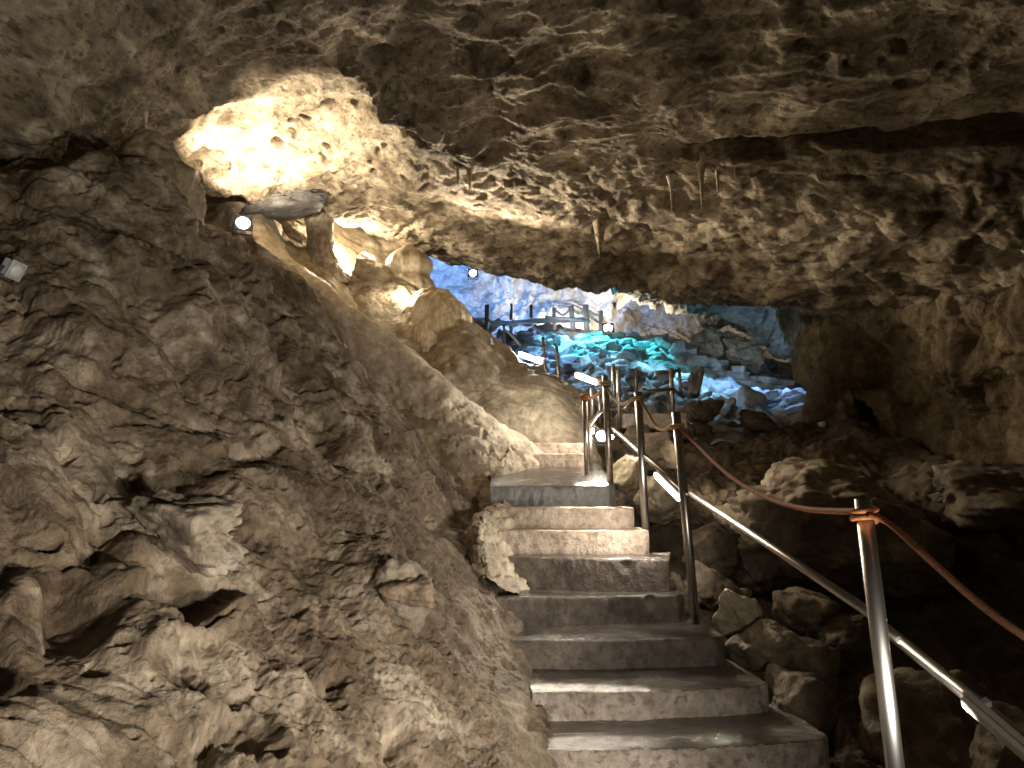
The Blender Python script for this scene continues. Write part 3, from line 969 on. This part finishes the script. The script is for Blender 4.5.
STEP_PTS = []
for i, (lx, ly, rx, ry, h) in enumerate(ST):
    z = CZ - h
    if i < 7:
        L, R = WZ(lx, ly, z), WZ(rx, ry, z)
        # keep worn edges near the measured distance
        kD = DD[i] / (0.5 * (L[1] + R[1]))
        if i >= 6 or abs(kD - 1) > 0.12:
            L, R = W(lx, ly, DD[i]), W(rx, ry, DD[i])
    else:
        L, R = W(lx, ly, DD[i]), W(rx, ry, DD[i])
    z = 0.5 * (L[2] + R[2])
    L[2] = R[2] = z
    STEP_PTS.append((L, R, z))
for i, (L, R, z) in enumerate(STEP_PTS):
    if i + 1 < len(STEP_PTS):
        L2, R2, z2 = STEP_PTS[i + 1]
        dl = max(0.3, L2[1] - L[1] + 0.12)
        dr = max(0.3, R2[1] - R[1] + 0.12)
        rb = 0.0
        if i + 2 == len(STEP_PTS):
            pass
    else:
        dl = dr = 1.15
    rb = 0.0
    if i == 8: rb = 0.21
    me = step_mesh('step', L, R, z, dl, dr, 0.75, seed=i * 5.3 + 1, rise_back=rb, curve=0.05 if i < 4 else 0.015, slopef=0.02 if i < 4 else 0.008)
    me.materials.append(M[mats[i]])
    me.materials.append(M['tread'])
    if i < 6 or i == 8:
        for p in me.polygons:
            if p.normal.z > 0.8 and p.center.z > z - 0.05:
                p.material_index = 1
    local(me, SO)
    o = link('step', me, None, stairs)
for (lx, rx, py, D, dep) in [(524, 586, 452, 7.2, 0.4), (532, 586, 441.5, 7.5, 0.5)]:
    L, R = W(lx, py, D), W(rx, py, D)
    z = L[2]
    me = step_mesh('step', L, R, z, dep, dep, 0.5, seed=lx * 0.1, curve=0.0)
    me.materials.append(M['step_tan'])
    local(me, SO)
    link('step', me, None, stairs)

# concrete walkway beyond the landing
for (name, p, size, rz, lab) in [
    ('concrete_landing', W(648, 424, 8.8), (0.78, 0.7, 0.17), -0.05, 'tan concrete landing edge behind the railing posts above the stairs'),
]:
    me = box_mesh(name, size, 0.02)
    o = link(name, me, M['step_tan'])
    o.location = tuple(p)
    o.rotation_euler = (0, 0, rz)
    tag(o, lab, 'landing', kind='thing')

# ================================================================== RAILINGS
def post_part(base, top, r, mat, parent, name='post', capped=True):
    me = tube_mesh(name, [base, base + (top - base) * 0.5, top], r, 20)
    local(me, parent.location)
    o = link(name, me, mat, parent)
    return o


def bar_part(name, pts, r, mat, parent, seg=14):
    me = tube_mesh(name, pts, r, seg)
    local(me, parent.location)
    return link(name, me, mat, parent)


P1t, P1b = W(863, 499, 2.4), W(896, 775, 2.36)
P1b = P1t + (P1b - P1t) * 1.45
P2t, P2b = W(676, 412, 4.72), W(696, 624, 4.72)
P3t, P3b = W(638, 392, 5.6), W(646, 532, 5.6)
P4t, P4b = W(605, 376, 6.35), W(610.5, 486, 6.35)
P5t, P5b = W(583.5, 394, 6.75), W(587, 486, 6.75)
P6t, P6b = W(588, 394, 6.95), W(592, 486, 6.95)
P0t = np.array([1.42, 0.85, CZ - 0.52])
P0b = P0t + np.array([0.01, 0.0, -1.1])
rail = empty('stair_railing', P2b)
tag(rail, 'brushed steel stair railing with round posts and a slanting tube on the right', 'railing', kind='thing')
for (a, b, r) in ((P0b, P0t, 0.0255), (P1b, P1t, 0.0255), (P2b, P2t, 0.027), (P3b, P3t, 0.028), (P4b, P4t, 0.027), (P5b, P5t, 0.017), (P6b, P6t, 0.017)):
    post_part(a, b, r, M['steel'] if a is not P4b and a is not P5b and a is not P6b else M['dull_steel'], rail)
RA = [P0t + np.array([-0.03, -0.1, -0.62]), W(1180, 872, 1.62), W(1024, 741, 1.95), W(884, 628, 2.5)]
RB = [W(882, 621, 2.46), W(770, 546, 3.35), W(691, 494, 4.6)]
RC = [W(684, 489, 4.72), W(648, 459, 5.5), W(612, 428, 6.3)]
bar_part('rail', RA, 0.0185, M['steel'], rail)
bar_part('rail', RB, 0.0165, M['steel'], rail)
bar_part('rail', RC, 0.0185, M['steel'], rail)
bar_part('rail', [W(606, 408, 6.5), W(598, 414, 6.7), W(590, 425, 6.9)], 0.016, M['dull_steel'], rail)
bar_part('bracket', [W(880, 622, 2.44), W(890, 634, 2.44), W(899, 640, 2.4)], 0.011, M['steel'], rail)
bar_part('bracket', [W(681, 489, 4.72), W(690, 497, 4.7)], 0.018, M['steel'], rail)
bar_part('bracket', [W(643, 455, 5.6), W(651, 462, 5.58)], 0.018, M['steel'], rail)


def rope(pts, r, mat, label, n=60):
    S = spline(pts, n)
    org = S[0].copy()
    me = tube_mesh('rope', S, r, 8)
    local(me, org)
    o = link('rope', me, mat)
    o.location = tuple(org)
    tag(o, label, 'rope', 'barrier ropes along the stair railing')
    # knot around the post
    return o


def knot(o, center, r_post, r, mat):
    pts = []
    for k in range(56):
        a = 2 * math.pi * k / 27
        pts.append((center[0] + (r_post + r) * math.cos(a), center[1] + (r_post + r) * math.sin(a), center[2] + (k / 55 - 0.5) * 2.2 * r * 2))
    me = tube_mesh('knot', pts, r, 8)
    local(me, o.location)
    return link('knot', me, mat, o)


K1 = W(864.5, 515, 2.4)
K2 = W(677, 427, 4.72)
o = rope([W(869, 515, 2.36), W(890, 524, 2.3), W(930, 560, 2.1), W(975, 600, 1.9), W(1024, 636, 1.72), W(1120, 695, 1.42), P0t + np.array([-0.01, 0.03, -0.06])], 0.0098, M['rope'], 'orange rope running from the nearest post down to the right frame edge')
knot(o, K1, 0.0255, 0.0088, M['rope'])
o = rope([W(679, 427, 4.7), W(700, 448, 4.4), W(730, 476, 3.9), W(765, 497, 3.4), W(800, 508, 3.0), W(835, 511, 2.65), W(861, 511, 2.42)], 0.0105, M['rope'], 'orange rope sagging between the nearest post and the second post')
knot(o, K2, 0.03, 0.008, M['old_rope'])
o = rope([W(641, 401, 5.56), W(648, 414, 5.4), W(656, 427, 5.2), W(664, 430, 5.0), W(671, 426, 4.85), W(676, 423, 4.7)], 0.012, M['old_rope'], 'faded rope hanging in a loop between the second and third posts')
knot(o, W(638.5, 399, 5.6), 0.03, 0.008, M['old_rope'])
o = rope([W(607, 388, 6.33), W(613, 398, 6.2), W(621, 404, 6.0), W(629, 402, 5.8), W(636, 396, 5.62)], 0.012, M['old_rope'], 'faded rope hanging between the third and fourth posts')
knot(o, W(605.5, 384, 6.35), 0.027, 0.010, M['old_rope'])
o = rope([W(588, 398, 6.85), W(594, 397, 6.75), W(600, 392, 6.5), W(604, 386, 6.37)], 0.011, M['rope'], 'orange rope between the fourth post and the twin slim posts')
knot(o, W(583.7, 398, 6.75), 0.017, 0.011, M['rope'])


# railing on the landing behind
pr = empty('landing_railing', W(640, 420, 9.0))
tag(pr, 'dull steel railing with thin posts around the landing behind the stair posts', 'railing', kind='thing')
for (x0, y0, x1, y1, D, r) in [(592, 388, 592.5, 418, 8.0, 0.02), (599, 390, 600, 424, 8.3, 0.016), (613, 364, 614, 404, 8.6, 0.02), (618.5, 370, 619, 430, 8.4, 0.022), (636, 368, 636.5, 396, 9.6, 0.02),
                                (671, 368, 673, 418, 8.9, 0.026), (679, 368, 681, 396, 9.6, 0.02)]:
    post_part(W(x1, y1, D), W(x0, y0, D), r, M['dull_steel'], pr)
for a, b, r in [((641, 391.5, 8.6), (674, 389, 8.9), 0.02), ((655, 373.5, 9.3), (680, 370.5, 9.6), 0.02), ((608, 409, 8.3), (624, 411.5, 8.5), 0.018), ((624, 411, 8.5), (635, 399, 8.7), 0.022), ((590, 393, 8.0), (602, 392, 8.2), 0.014),
                ((664, 416.5, 8.8), (673, 418, 8.9), 0.02), ((672, 389, 8.9), (684, 397, 9.1), 0.02), ((598, 430, 7.6), (592, 424, 8.0), 0.02)]:
    bar_part('rail', [W(*a), (W(*a) + W(*b)) / 2, W(*b)], r, M['dull_steel'], pr)

# railing of the path that climbs behind the dome
pp = empty('path_railing', W(535, 372, 10.4))
tag(pp, 'thin dark posts climbing the path behind the brown dome', 'railing', kind='thing')
for (x0, y0, x1, y1, D) in [(504, 325, 504.5, 350, 12.2), (543, 337, 545.5, 378, 10.2), (556.5, 345, 559, 386, 10.0), (491, 326, 491, 340, 13)]:
    post_part(W(x1, y1, D), W(x0, y0, D), 0.022, M['dull_steel'], pp)
bar_part('rail', [W(562, 383, 9.6), W(572, 388, 9.2), W(582, 394, 8.9)], 0.03, M['white_post'], pp)
bar_part('rail', [W(504, 329, 12.2), W(512, 336, 11.8), W(520, 345, 11.4)], 0.02, M['white_post'], pp)

# viewing platform far up
up = empty('platform_railing', W(560, 337, 16))
tag(up, 'pale railing of the far viewing platform with ropes between its posts', 'railing', kind='thing')
for (x0, y0, x1, y1, D, r, k) in [(487, 305, 487, 334, 15.0, 0.045, 0), (511, 304, 511, 340, 15.6, 0.035, 0), (531, 305, 532, 338, 16, 0.035, 0), (554, 308, 554.5, 338, 16, 0.04, 1),
                                  (571, 306, 574, 336, 15.8, 0.055, 1), (585.5, 305, 587.5, 336, 15.8, 0.06, 1), (601, 311, 601, 338, 16.2, 0.045, 1)]:
    post_part(W(x1, y1, D), W(x0, y0, D), r, M['white_post'] if k else M['dull_steel'], up)
bar_part('rail', [W(493, 324, 15.2), W(530, 321, 15.8), W(589, 319.5, 15.9)], 0.055, M['white_post'], up, 8)
bar_part('rail', [W(545, 317.5, 15.7), W(568, 319, 15.7), W(590, 321.5, 15.7)], 0.04, M['white_post'], up, 8)
for a, b, c in [((554, 309, 16), (563, 315, 15.9), (571, 308, 15.8)), ((571.5, 308, 15.8), (579, 314, 15.8), (585.5, 307, 15.8)), ((586, 309, 15.8), (593, 318, 16), (601, 324, 16.2))]:
    me = tube_mesh('guard_rope', spline([W(*a), W(*b), W(*c)], 16), 0.022, 6)
    local(me, up.location)
    link('guard_rope', me, M['white_post'], up)
me = box_mesh('viewing_platform', (1.0, 1.2, 0.10), 0.03)
o = link('viewing_platform', me, M['step'])
o.location = tuple(W(576, 339.5, 16.0))
tag(o, 'pale concrete viewing platform under the far white railing', 'platform', kind='thing')

# ================================================================== LAMPS
def add_light(name, kind, loc, energy, col, size=0.1, target=None, spot=None, blend=0.6, spread=None, size_y=None):
    d = bpy.data.lights.new(name, kind)
    d.energy = energy
    d.color = col
    if kind == 'AREA':
        d.size = size
        if spread:
            d.spread = math.radians(spread)
        if size_y:
            d.shape = 'RECTANGLE'
            d.size_y = size_y
    else:
        d.shadow_soft_size = size
    if kind == 'SPOT':
        d.spot_size = math.radians(spot)
        d.spot_blend = blend
    o = bpy.data.objects.new(name, d)
    COL.objects.link(o)
    o.location = tuple(float(v) for v in loc)
    if target is not None:
        v = Vector([float(c) for c in target]) - o.location
        o.rotation_mode = 'QUATERNION'
        o.rotation_quaternion = v.to_track_quat('-Z', 'Y')
    return o


WARM = (1.0, 0.87, 0.68)
NEUT = (1.0, 0.935, 0.845)


def led_lamp(a, b, width, label, lit, face, power=0):
    """bar lamp clipped under the rail: housing, cover, end clip; face = direction it shines"""
    a, b = Vector([float(c) for c in a]), Vector([float(c) for c in b])
    c = (a + b) / 2
    root = empty('bar_lamp', c)
    x = (b - a).normalized()
    f = Vector(face)
    z = -(f - x * f.dot(x)).normalized()
    y = z.cross(x)
    root.rotation_mode = 'QUATERNION'
    root.rotation_quaternion = Matrix((x, y, z)).transposed().to_quaternion()
    Ln = (b - a).length
    tag(root, label, 'lamp', 'bar lamps under the railing', 'thing')
    h = link('housing', box_mesh('housing', (Ln, width, width * 0.45), width * 0.12), M['housing'], root)
    h.location = (0, 0, width * 0.25)
    cv = link('cover', box_mesh('cover', (Ln * 0.94, width * 0.86, width * 0.45), width * 0.18), M['led'] if lit else M['cover'], root)
    cv.location = (0, 0, -width * 0.18)
    for s in (-1, 1):
        k = link('clip', box_mesh('clip', (width * 0.5, width * 0.5, width * 0.6), width * 0.08), M['grey_metal'], root)
        k.location = (s * Ln * 0.36, 0, width * 0.7)
    if power:
        add_light('bar_light', 'AREA', c - z * (width * 0.9), power, NEUT, Ln * 0.9, c - z * 2, size_y=width)
    return root


L1a, L1b = W(962, 697, 2.05), W(1075, 795, 1.78)
led_lamp(L1a, L1b, 0.04, 'unlit-looking grey bar lamp under the nearest stretch of rail', False, (-1.0, 0.35, -0.25), 0)
L2a, L2b = W(656, 474, 5.15), W(681, 499, 4.75)
led_lamp(L2a, L2b, 0.05, 'lit bar lamp under the rail beside the second post', True, (-1, -0.35, -0.5), 0)
L3a, L3b = W(576, 374.5, 7.3), W(598, 382.5, 7.0)
led_lamp(L3a, L3b, 0.06, 'lit bar lamp at the top of the slim twin posts', True, (-0.3, -1, -0.5), 0)
L4a, L4b = W(519.5, 353.5, 10.1), W(543, 362, 9.7)
led_lamp(L4a, L4b, 0.08, 'lit bar lamp on the crest of the brown dome', True, (-0.3, -1, -0.4), 0)


def flood(loc, target, size, label, lit=True, cold=False, group=None):
    """small flood lamp: box body with fins, bezel, lens and a yoke"""
    loc = Vector([float(c) for c in loc])
    root = empty('floodlight', loc)
    aim(root, loc, target, 'X')
    tag(root, label, 'lamp', group, 'thing')
    b = link('body', box_mesh('body', (size * 0.6, size * 1.3, size * 1.1), size * 0.08), M['dark_metal'] if lit else M['grey_metal'], root)
    b.location = (-size * 0.35, 0, 0)
    z = link('bezel', box_mesh('bezel', (size * 0.12, size * 1.45, size * 1.25), size * 0.04), M['dark_metal'] if lit else M['grey_metal'], root)
    bm = bmesh.new()
    bmesh.ops.create_uvsphere(bm, u_segments=20, v_segments=10, radius=size * 0.5)
    bmesh.ops.scale(bm, vec=(0.45, 1.1, 0.95), verts=bm.verts)
    me = bpy.data.meshes.new('lens')
    bm.to_mesh(me)
    bm.free()
    ln = link('lens', me, (M['blue_lens'] if cold else M['lens']) if lit else M['cover'], root)
    ln.location = (size * 0.05, 0, 0)
    k = link('yoke', tube_mesh('yoke', [(-size * 0.35, -size * 0.75, 0), (-size * 0.35, -size * 0.75, -size * 0.9), (-size * 0.35, size * 0.75, -size * 0.9), (-size * 0.35, size * 0.75, 0)], size * 0.07, 8), M['dark_metal'], root)
    return root


camp = (0, 0, CZ)
FL1 = W(243, 223, 7.9)
flood(FL1, (-1.2, 3.5, CZ + 1.9), 0.13, 'bright floodlight at the top of the tan ribbon under the grey slab')
FL2 = W(404, 296, 9.15)
flood(FL2, W(395, 250, 8.9), 0.07, 'small bright floodlight at the foot of the cream flowstone column')
FL3 = W(473, 273, 17.9)
flood(FL3, camp, 0.16, 'cold white floodlight high on the blue far wall', cold=True)
FL4 = W(608, 328, 16.0)
flood(FL4, camp, 0.17, 'floodlight glowing right of the far platform railing')
FL5 = W(602, 436, 7.1)
flood(FL5, W(560, 460, 6.2), 0.1, 'brightest floodlight between the posts above the landing')
flood(W(592, 431, 7.4), W(560, 470, 6.0), 0.06, 'small floodlight left of the brightest one above the landing')
flood(W(611, 437, 7.3), W(660, 470, 6.0), 0.05, 'small floodlight right of the brightest one above the landing')
# grey unlit floodlight on the left wall
flood(on_wall(18, 270, 0.10), W(140, 330, 3.9), 0.08, 'unlit grey floodlight fixed high on the left wall', lit=False)
o = rock('quartz_chip', W(822, 424, 9.2), (0.05, 0.05, 0.04), M['white_post'], seed=5, sub=3)
tag(o, 'small white stone catching light on the dark ground right of the rubble', 'stone', kind='thing')

# ---- the light these lamps give, with some added fills
add_light('roof_flood', 'POINT', W(240, 203, 7.9), 4, WARM, 0.06)
add_light('roof_flood', 'SPOT', W(246, 216, 7.2), 400, WARM, 0.05, W(275, 145, 7.4), 124, 0.35)
add_light('pillar_flood', 'POINT', W(350, 243, 9.95), 170, WARM, 0.08)
add_light('column_flood', 'POINT', W(402, 290, 9.0), 16, WARM, 0.05)
add_light('far_blue', 'SPOT', W(466, 285, 18.6), 1900, (0.16, 0.38, 1.0), 0.2, W(490, 285, 23), 140, 0.6)
add_light('far_white', 'SPOT', W(584, 322, 19.4), 900, (1.0, 0.88, 0.6), 0.2, W(566, 306, 22), 80, 0.8)
add_light('far_white', 'POINT', W(636, 326, 18.3), 240, (1.0, 0.86, 0.62), 0.1)
FLf0 = FLQ.reshape(-1, 3)


def ground(x, y):
    return FLf0[np.argmin((FLf0[:, 0] - x) ** 2 + (FLf0[:, 1] - y) ** 2), 2]


for (lx, lD, h, e, colr, sp) in ((502, 16.0, 1.0, 170, (0.3, 0.5, 1.0), 96), (565, 15.0, 0.9, 330, (0.16, 0.6, 1.0), 100), (610, 15.1, 1.0, 700, (0.08, 0.80, 1.0), 88), (640, 15.0, 0.6, 130, (0.08, 0.8, 1.0), 110),
                                 (548, 14.0, 1.0, 160, (0.24, 0.42, 1.0), 100), (600, 13.2, 0.9, 150, (0.3, 0.65, 1.0), 78), (660, 13.0, 0.8, 170, (0.25, 0.7, 1.0), 78),
                                 (700, 12.6, 0.8, 90, (0.3, 0.66, 1.0), 110), (740, 12.6, 0.8, 90, (0.24, 0.5, 1.0), 110), (785, 12.6, 0.9, 120, (0.22, 0.45, 1.0), 110)):
    x = W(lx, 350, lD)[0]
    z = ground(x, lD) + h
    add_light('rubble_flood', 'SPOT', (x, lD, z), e, colr, 0.12, (x, lD - (0.25 if lx < 680 else 0.1), z - 1.0), min(sp, 84 if lx < 680 else 96), 0.35)
add_light('platform_fill', 'SPOT', W(560, 326, 14.6), 28, (0.85, 0.88, 1.0), 0.1, W(582, 320, 15.9), 70, 0.8)  # unseen fill added to brighten the far platform posts
add_light('slab_blue_fill', 'SPOT', W(790, 375, 12.2), 60, (0.5, 0.72, 1.0), 0.2, W(730, 310, 14.0), 90, 0.8)  # unseen blue fill added to keep the sloping slab from going dark
# bar lamps
add_light('bar_light', 'AREA', (Vector(L1a) + Vector(L1b)) / 2 + Vector((-0.06, 0.03, -0.03)), 34, NEUT, 0.3, W(250, 560, 3.6), size_y=0.05, spread=140)
add_light('bar_light', 'AREA', (Vector(L2a) + Vector(L2b)) / 2 + Vector((-0.06, 0.0, -0.03)), 13, NEUT, 0.3, W(560, 530, 5.4), size_y=0.05)
add_light('bar_light', 'AREA', (Vector(L3a) + Vector(L3b)) / 2 + Vector((0, -0.06, -0.03)), 26, NEUT, 0.3, W(520, 425, 7.9), size_y=0.05)
add_light('bar_light', 'AREA', (Vector(L4a) + Vector(L4b)) / 2 + Vector((0, -0.10, 0.02)), 48, NEUT, 0.3, W(490, 420, 7.6), size_y=0.05)
add_light('landing_flood', 'POINT', W(600, 436, 6.85), 9, WARM, 0.05)
add_light('landing_flood', 'SPOT', W(602, 433, 6.8), 330, WARM, 0.04, W(640, 650, 4.3), 44, 0.5)
add_light('landing_flood', 'SPOT', W(613, 437, 7.1), 60, WARM, 0.05, W(760, 230, 6.4), 130, 0.9)
add_light('column_flood', 'SPOT', W(452, 276, 9.2), 520, WARM, 0.04, W(720, 100, 5.6), 120, 0.8)  # extra grazing spot added apart from the column lamp to light the roof
add_light('landing_flood', 'SPOT', W(616, 436, 7.2), 70, WARM, 0.05, W(850, 510, 6.8), 84, 0.9)
# unseen fill added behind the viewer, standing in for further rail lamps
add_light('rear_fill', 'AREA', (1.5, -0.6, 0.75), 40, NEUT, 0.5, (-1.8, 2.6, 1.2), size_y=0.08, spread=84)

w = bpy.data.worlds.new('ambient_fill')
SC.world = w
w.use_nodes = True
w.node_tree.nodes['Background'].inputs[0].default_value = (1.0, 0.85, 0.65, 1)
w.node_tree.nodes['Background'].inputs[1].default_value = 0.02  # faint even glow added all round to lift the shadows

# ================================================================== BOULDERS
bl = [
    (715, 592, 5.6, (0.17, 0.16, 0.16), 'boulder', 'round yellowish boulder just right of the second post', 21),
    (742, 620, 5.0, (0.19, 0.17, 0.16), 'pale_boulder', 'pale knobbly boulder right of the third step', 22),
    (770, 648, 4.7, (0.2, 0.17, 0.16), 'boulder', 'brown boulder below the pale knobbly one beside the steps', 23),
    (800, 612, 5.4, (0.26, 0.2, 0.18), 'boulder', 'dark boulder behind the pale knobbly one under the rail', 24),
    (808, 668, 4.7, (0.26, 0.22, 0.2), 'boulder', 'large dark boulder right of the second step', 25),
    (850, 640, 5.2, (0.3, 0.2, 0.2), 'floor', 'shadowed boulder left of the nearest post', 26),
    (742, 596, 5.7, (0.07, 0.07, 0.06), 'boulder', 'small grey stone beside the round yellowish boulder', 27),
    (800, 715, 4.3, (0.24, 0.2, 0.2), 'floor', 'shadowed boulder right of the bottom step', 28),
    (948, 735, 4.1, (0.55, 0.4, 0.26), 'boulder', 'broad flat boulder behind the nearest post at the bottom', 29),
    (1010, 755, 3.6, (0.2, 0.2, 0.2), 'boulder', 'brown boulder in the bottom right corner under the bar lamp', 30),
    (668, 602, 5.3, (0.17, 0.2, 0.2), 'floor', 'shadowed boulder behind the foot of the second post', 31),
    (660, 500, 7.0, (0.28, 0.24, 0.22), 'pale_boulder', 'lit tan boulder between the third and fourth posts', 32),
    (628, 478, 7.2, (0.18, 0.2, 0.2), 'pale_boulder', 'lit boulder behind the fourth post by the landing', 33),
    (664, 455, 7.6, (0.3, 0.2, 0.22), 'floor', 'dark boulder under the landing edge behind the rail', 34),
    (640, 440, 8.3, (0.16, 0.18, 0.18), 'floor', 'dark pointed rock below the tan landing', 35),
    (702, 412, 9.6, (0.24, 0.2, 0.18), 'boulder', 'brown rock at the front edge of the cyan rubble right of the landing', 36),
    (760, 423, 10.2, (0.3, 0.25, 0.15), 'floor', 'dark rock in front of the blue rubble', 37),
    (695, 382, 10.6, (0.12, 0.12, 0.25), 'rubble', 'upright grey stone at the edge of the landing railing', 38),
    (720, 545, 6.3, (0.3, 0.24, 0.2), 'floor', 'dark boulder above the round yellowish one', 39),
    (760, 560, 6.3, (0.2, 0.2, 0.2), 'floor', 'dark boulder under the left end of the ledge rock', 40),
]
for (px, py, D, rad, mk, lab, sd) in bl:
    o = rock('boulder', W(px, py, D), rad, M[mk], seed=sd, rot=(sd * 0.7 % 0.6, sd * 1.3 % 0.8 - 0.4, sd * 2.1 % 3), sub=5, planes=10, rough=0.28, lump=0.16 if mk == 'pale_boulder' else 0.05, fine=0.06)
    tag(o, lab, 'boulder', 'boulders in the chasm beside the stairs', 'thing')
# the great ledge rock with an undercut
o = rock('ledge_rock', W(835, 535, 6.6), (1.05, 0.9, 0.62), M['boulder'], seed=71, rot=(0.1, 0.15, 0.3), sub=6, planes=10, rough=0.3, lump=0.15, fine=0.08)
tag(o, 'huge brown ledge rock overhanging the dark pit behind the nearest post', 'boulder', kind='thing')
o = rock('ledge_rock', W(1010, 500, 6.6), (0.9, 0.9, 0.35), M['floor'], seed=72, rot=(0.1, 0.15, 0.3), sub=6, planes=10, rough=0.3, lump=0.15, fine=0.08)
tag(o, 'dark ledge rock above the black pit at the right edge', 'boulder', kind='thing')

# rubble hill: loose blocks lit blue and green
protos = {}
rub = []
rr = random.Random(3)
nvr, nur = FLQ.shape[0], FLQ.shape[1]
FLf = FLQ.reshape(-1, 3)
fpx, fpy = project(FLf)
cand = np.where((fpx > 500) & (fpx < 815) & (fpy > 334) & (fpy < 416) & (FLf[:, 1] > 10.9))[0]
prm = [rock('proto', (0, 0, 0), (1, 1, 0.62), M['rubble'], seed=200 + k, sub=4, planes=8, rough=0.06, fine=0.03, soft=14.0, smooth=False) for k in range(10)]
placed = []
rng = np.random.RandomState(4)
tries = 0
while len(placed) < 290 and tries < 8000:
    tries += 1
    k = cand[rng.randint(len(cand))]
    p = FLf[k]
    s = rng.uniform(0.07, 0.18) * (1.0 + (rng.rand() < 0.15) * 0.6)
    if fbm(p[None], 0.7, 2)[0] < -0.15 or any((p[0] - q[0]) ** 2 + (p[1] - q[1]) ** 2 < (0.75 * (s + t)) ** 2 for q, t in placed):
        continue
    placed.append((p, s))
for i, (p, s) in enumerate(placed):
    pr_ = prm[i % len(prm)]
    o = pr_.copy()
    COL.objects.link(o)
    o.name = 'rubble_block'
    o.location = (p[0], p[1], p[2] + s * 0.15)
    o.scale = (s * rng.uniform(0.8, 1.3), s * rng.uniform(0.8, 1.2), s * rng.uniform(0.7, 1.1))
    o.rotation_euler = (rng.uniform(-0.5, 0.5), rng.uniform(-0.5, 0.5), rng.uniform(0, 6.28))
    tag(o, 'loose angular rubble block on the blue and cyan lit hill', 'rubble', 'rubble blocks on the blue lit hill', 'thing')
for q in prm:
    bpy.data.objects.remove(q)
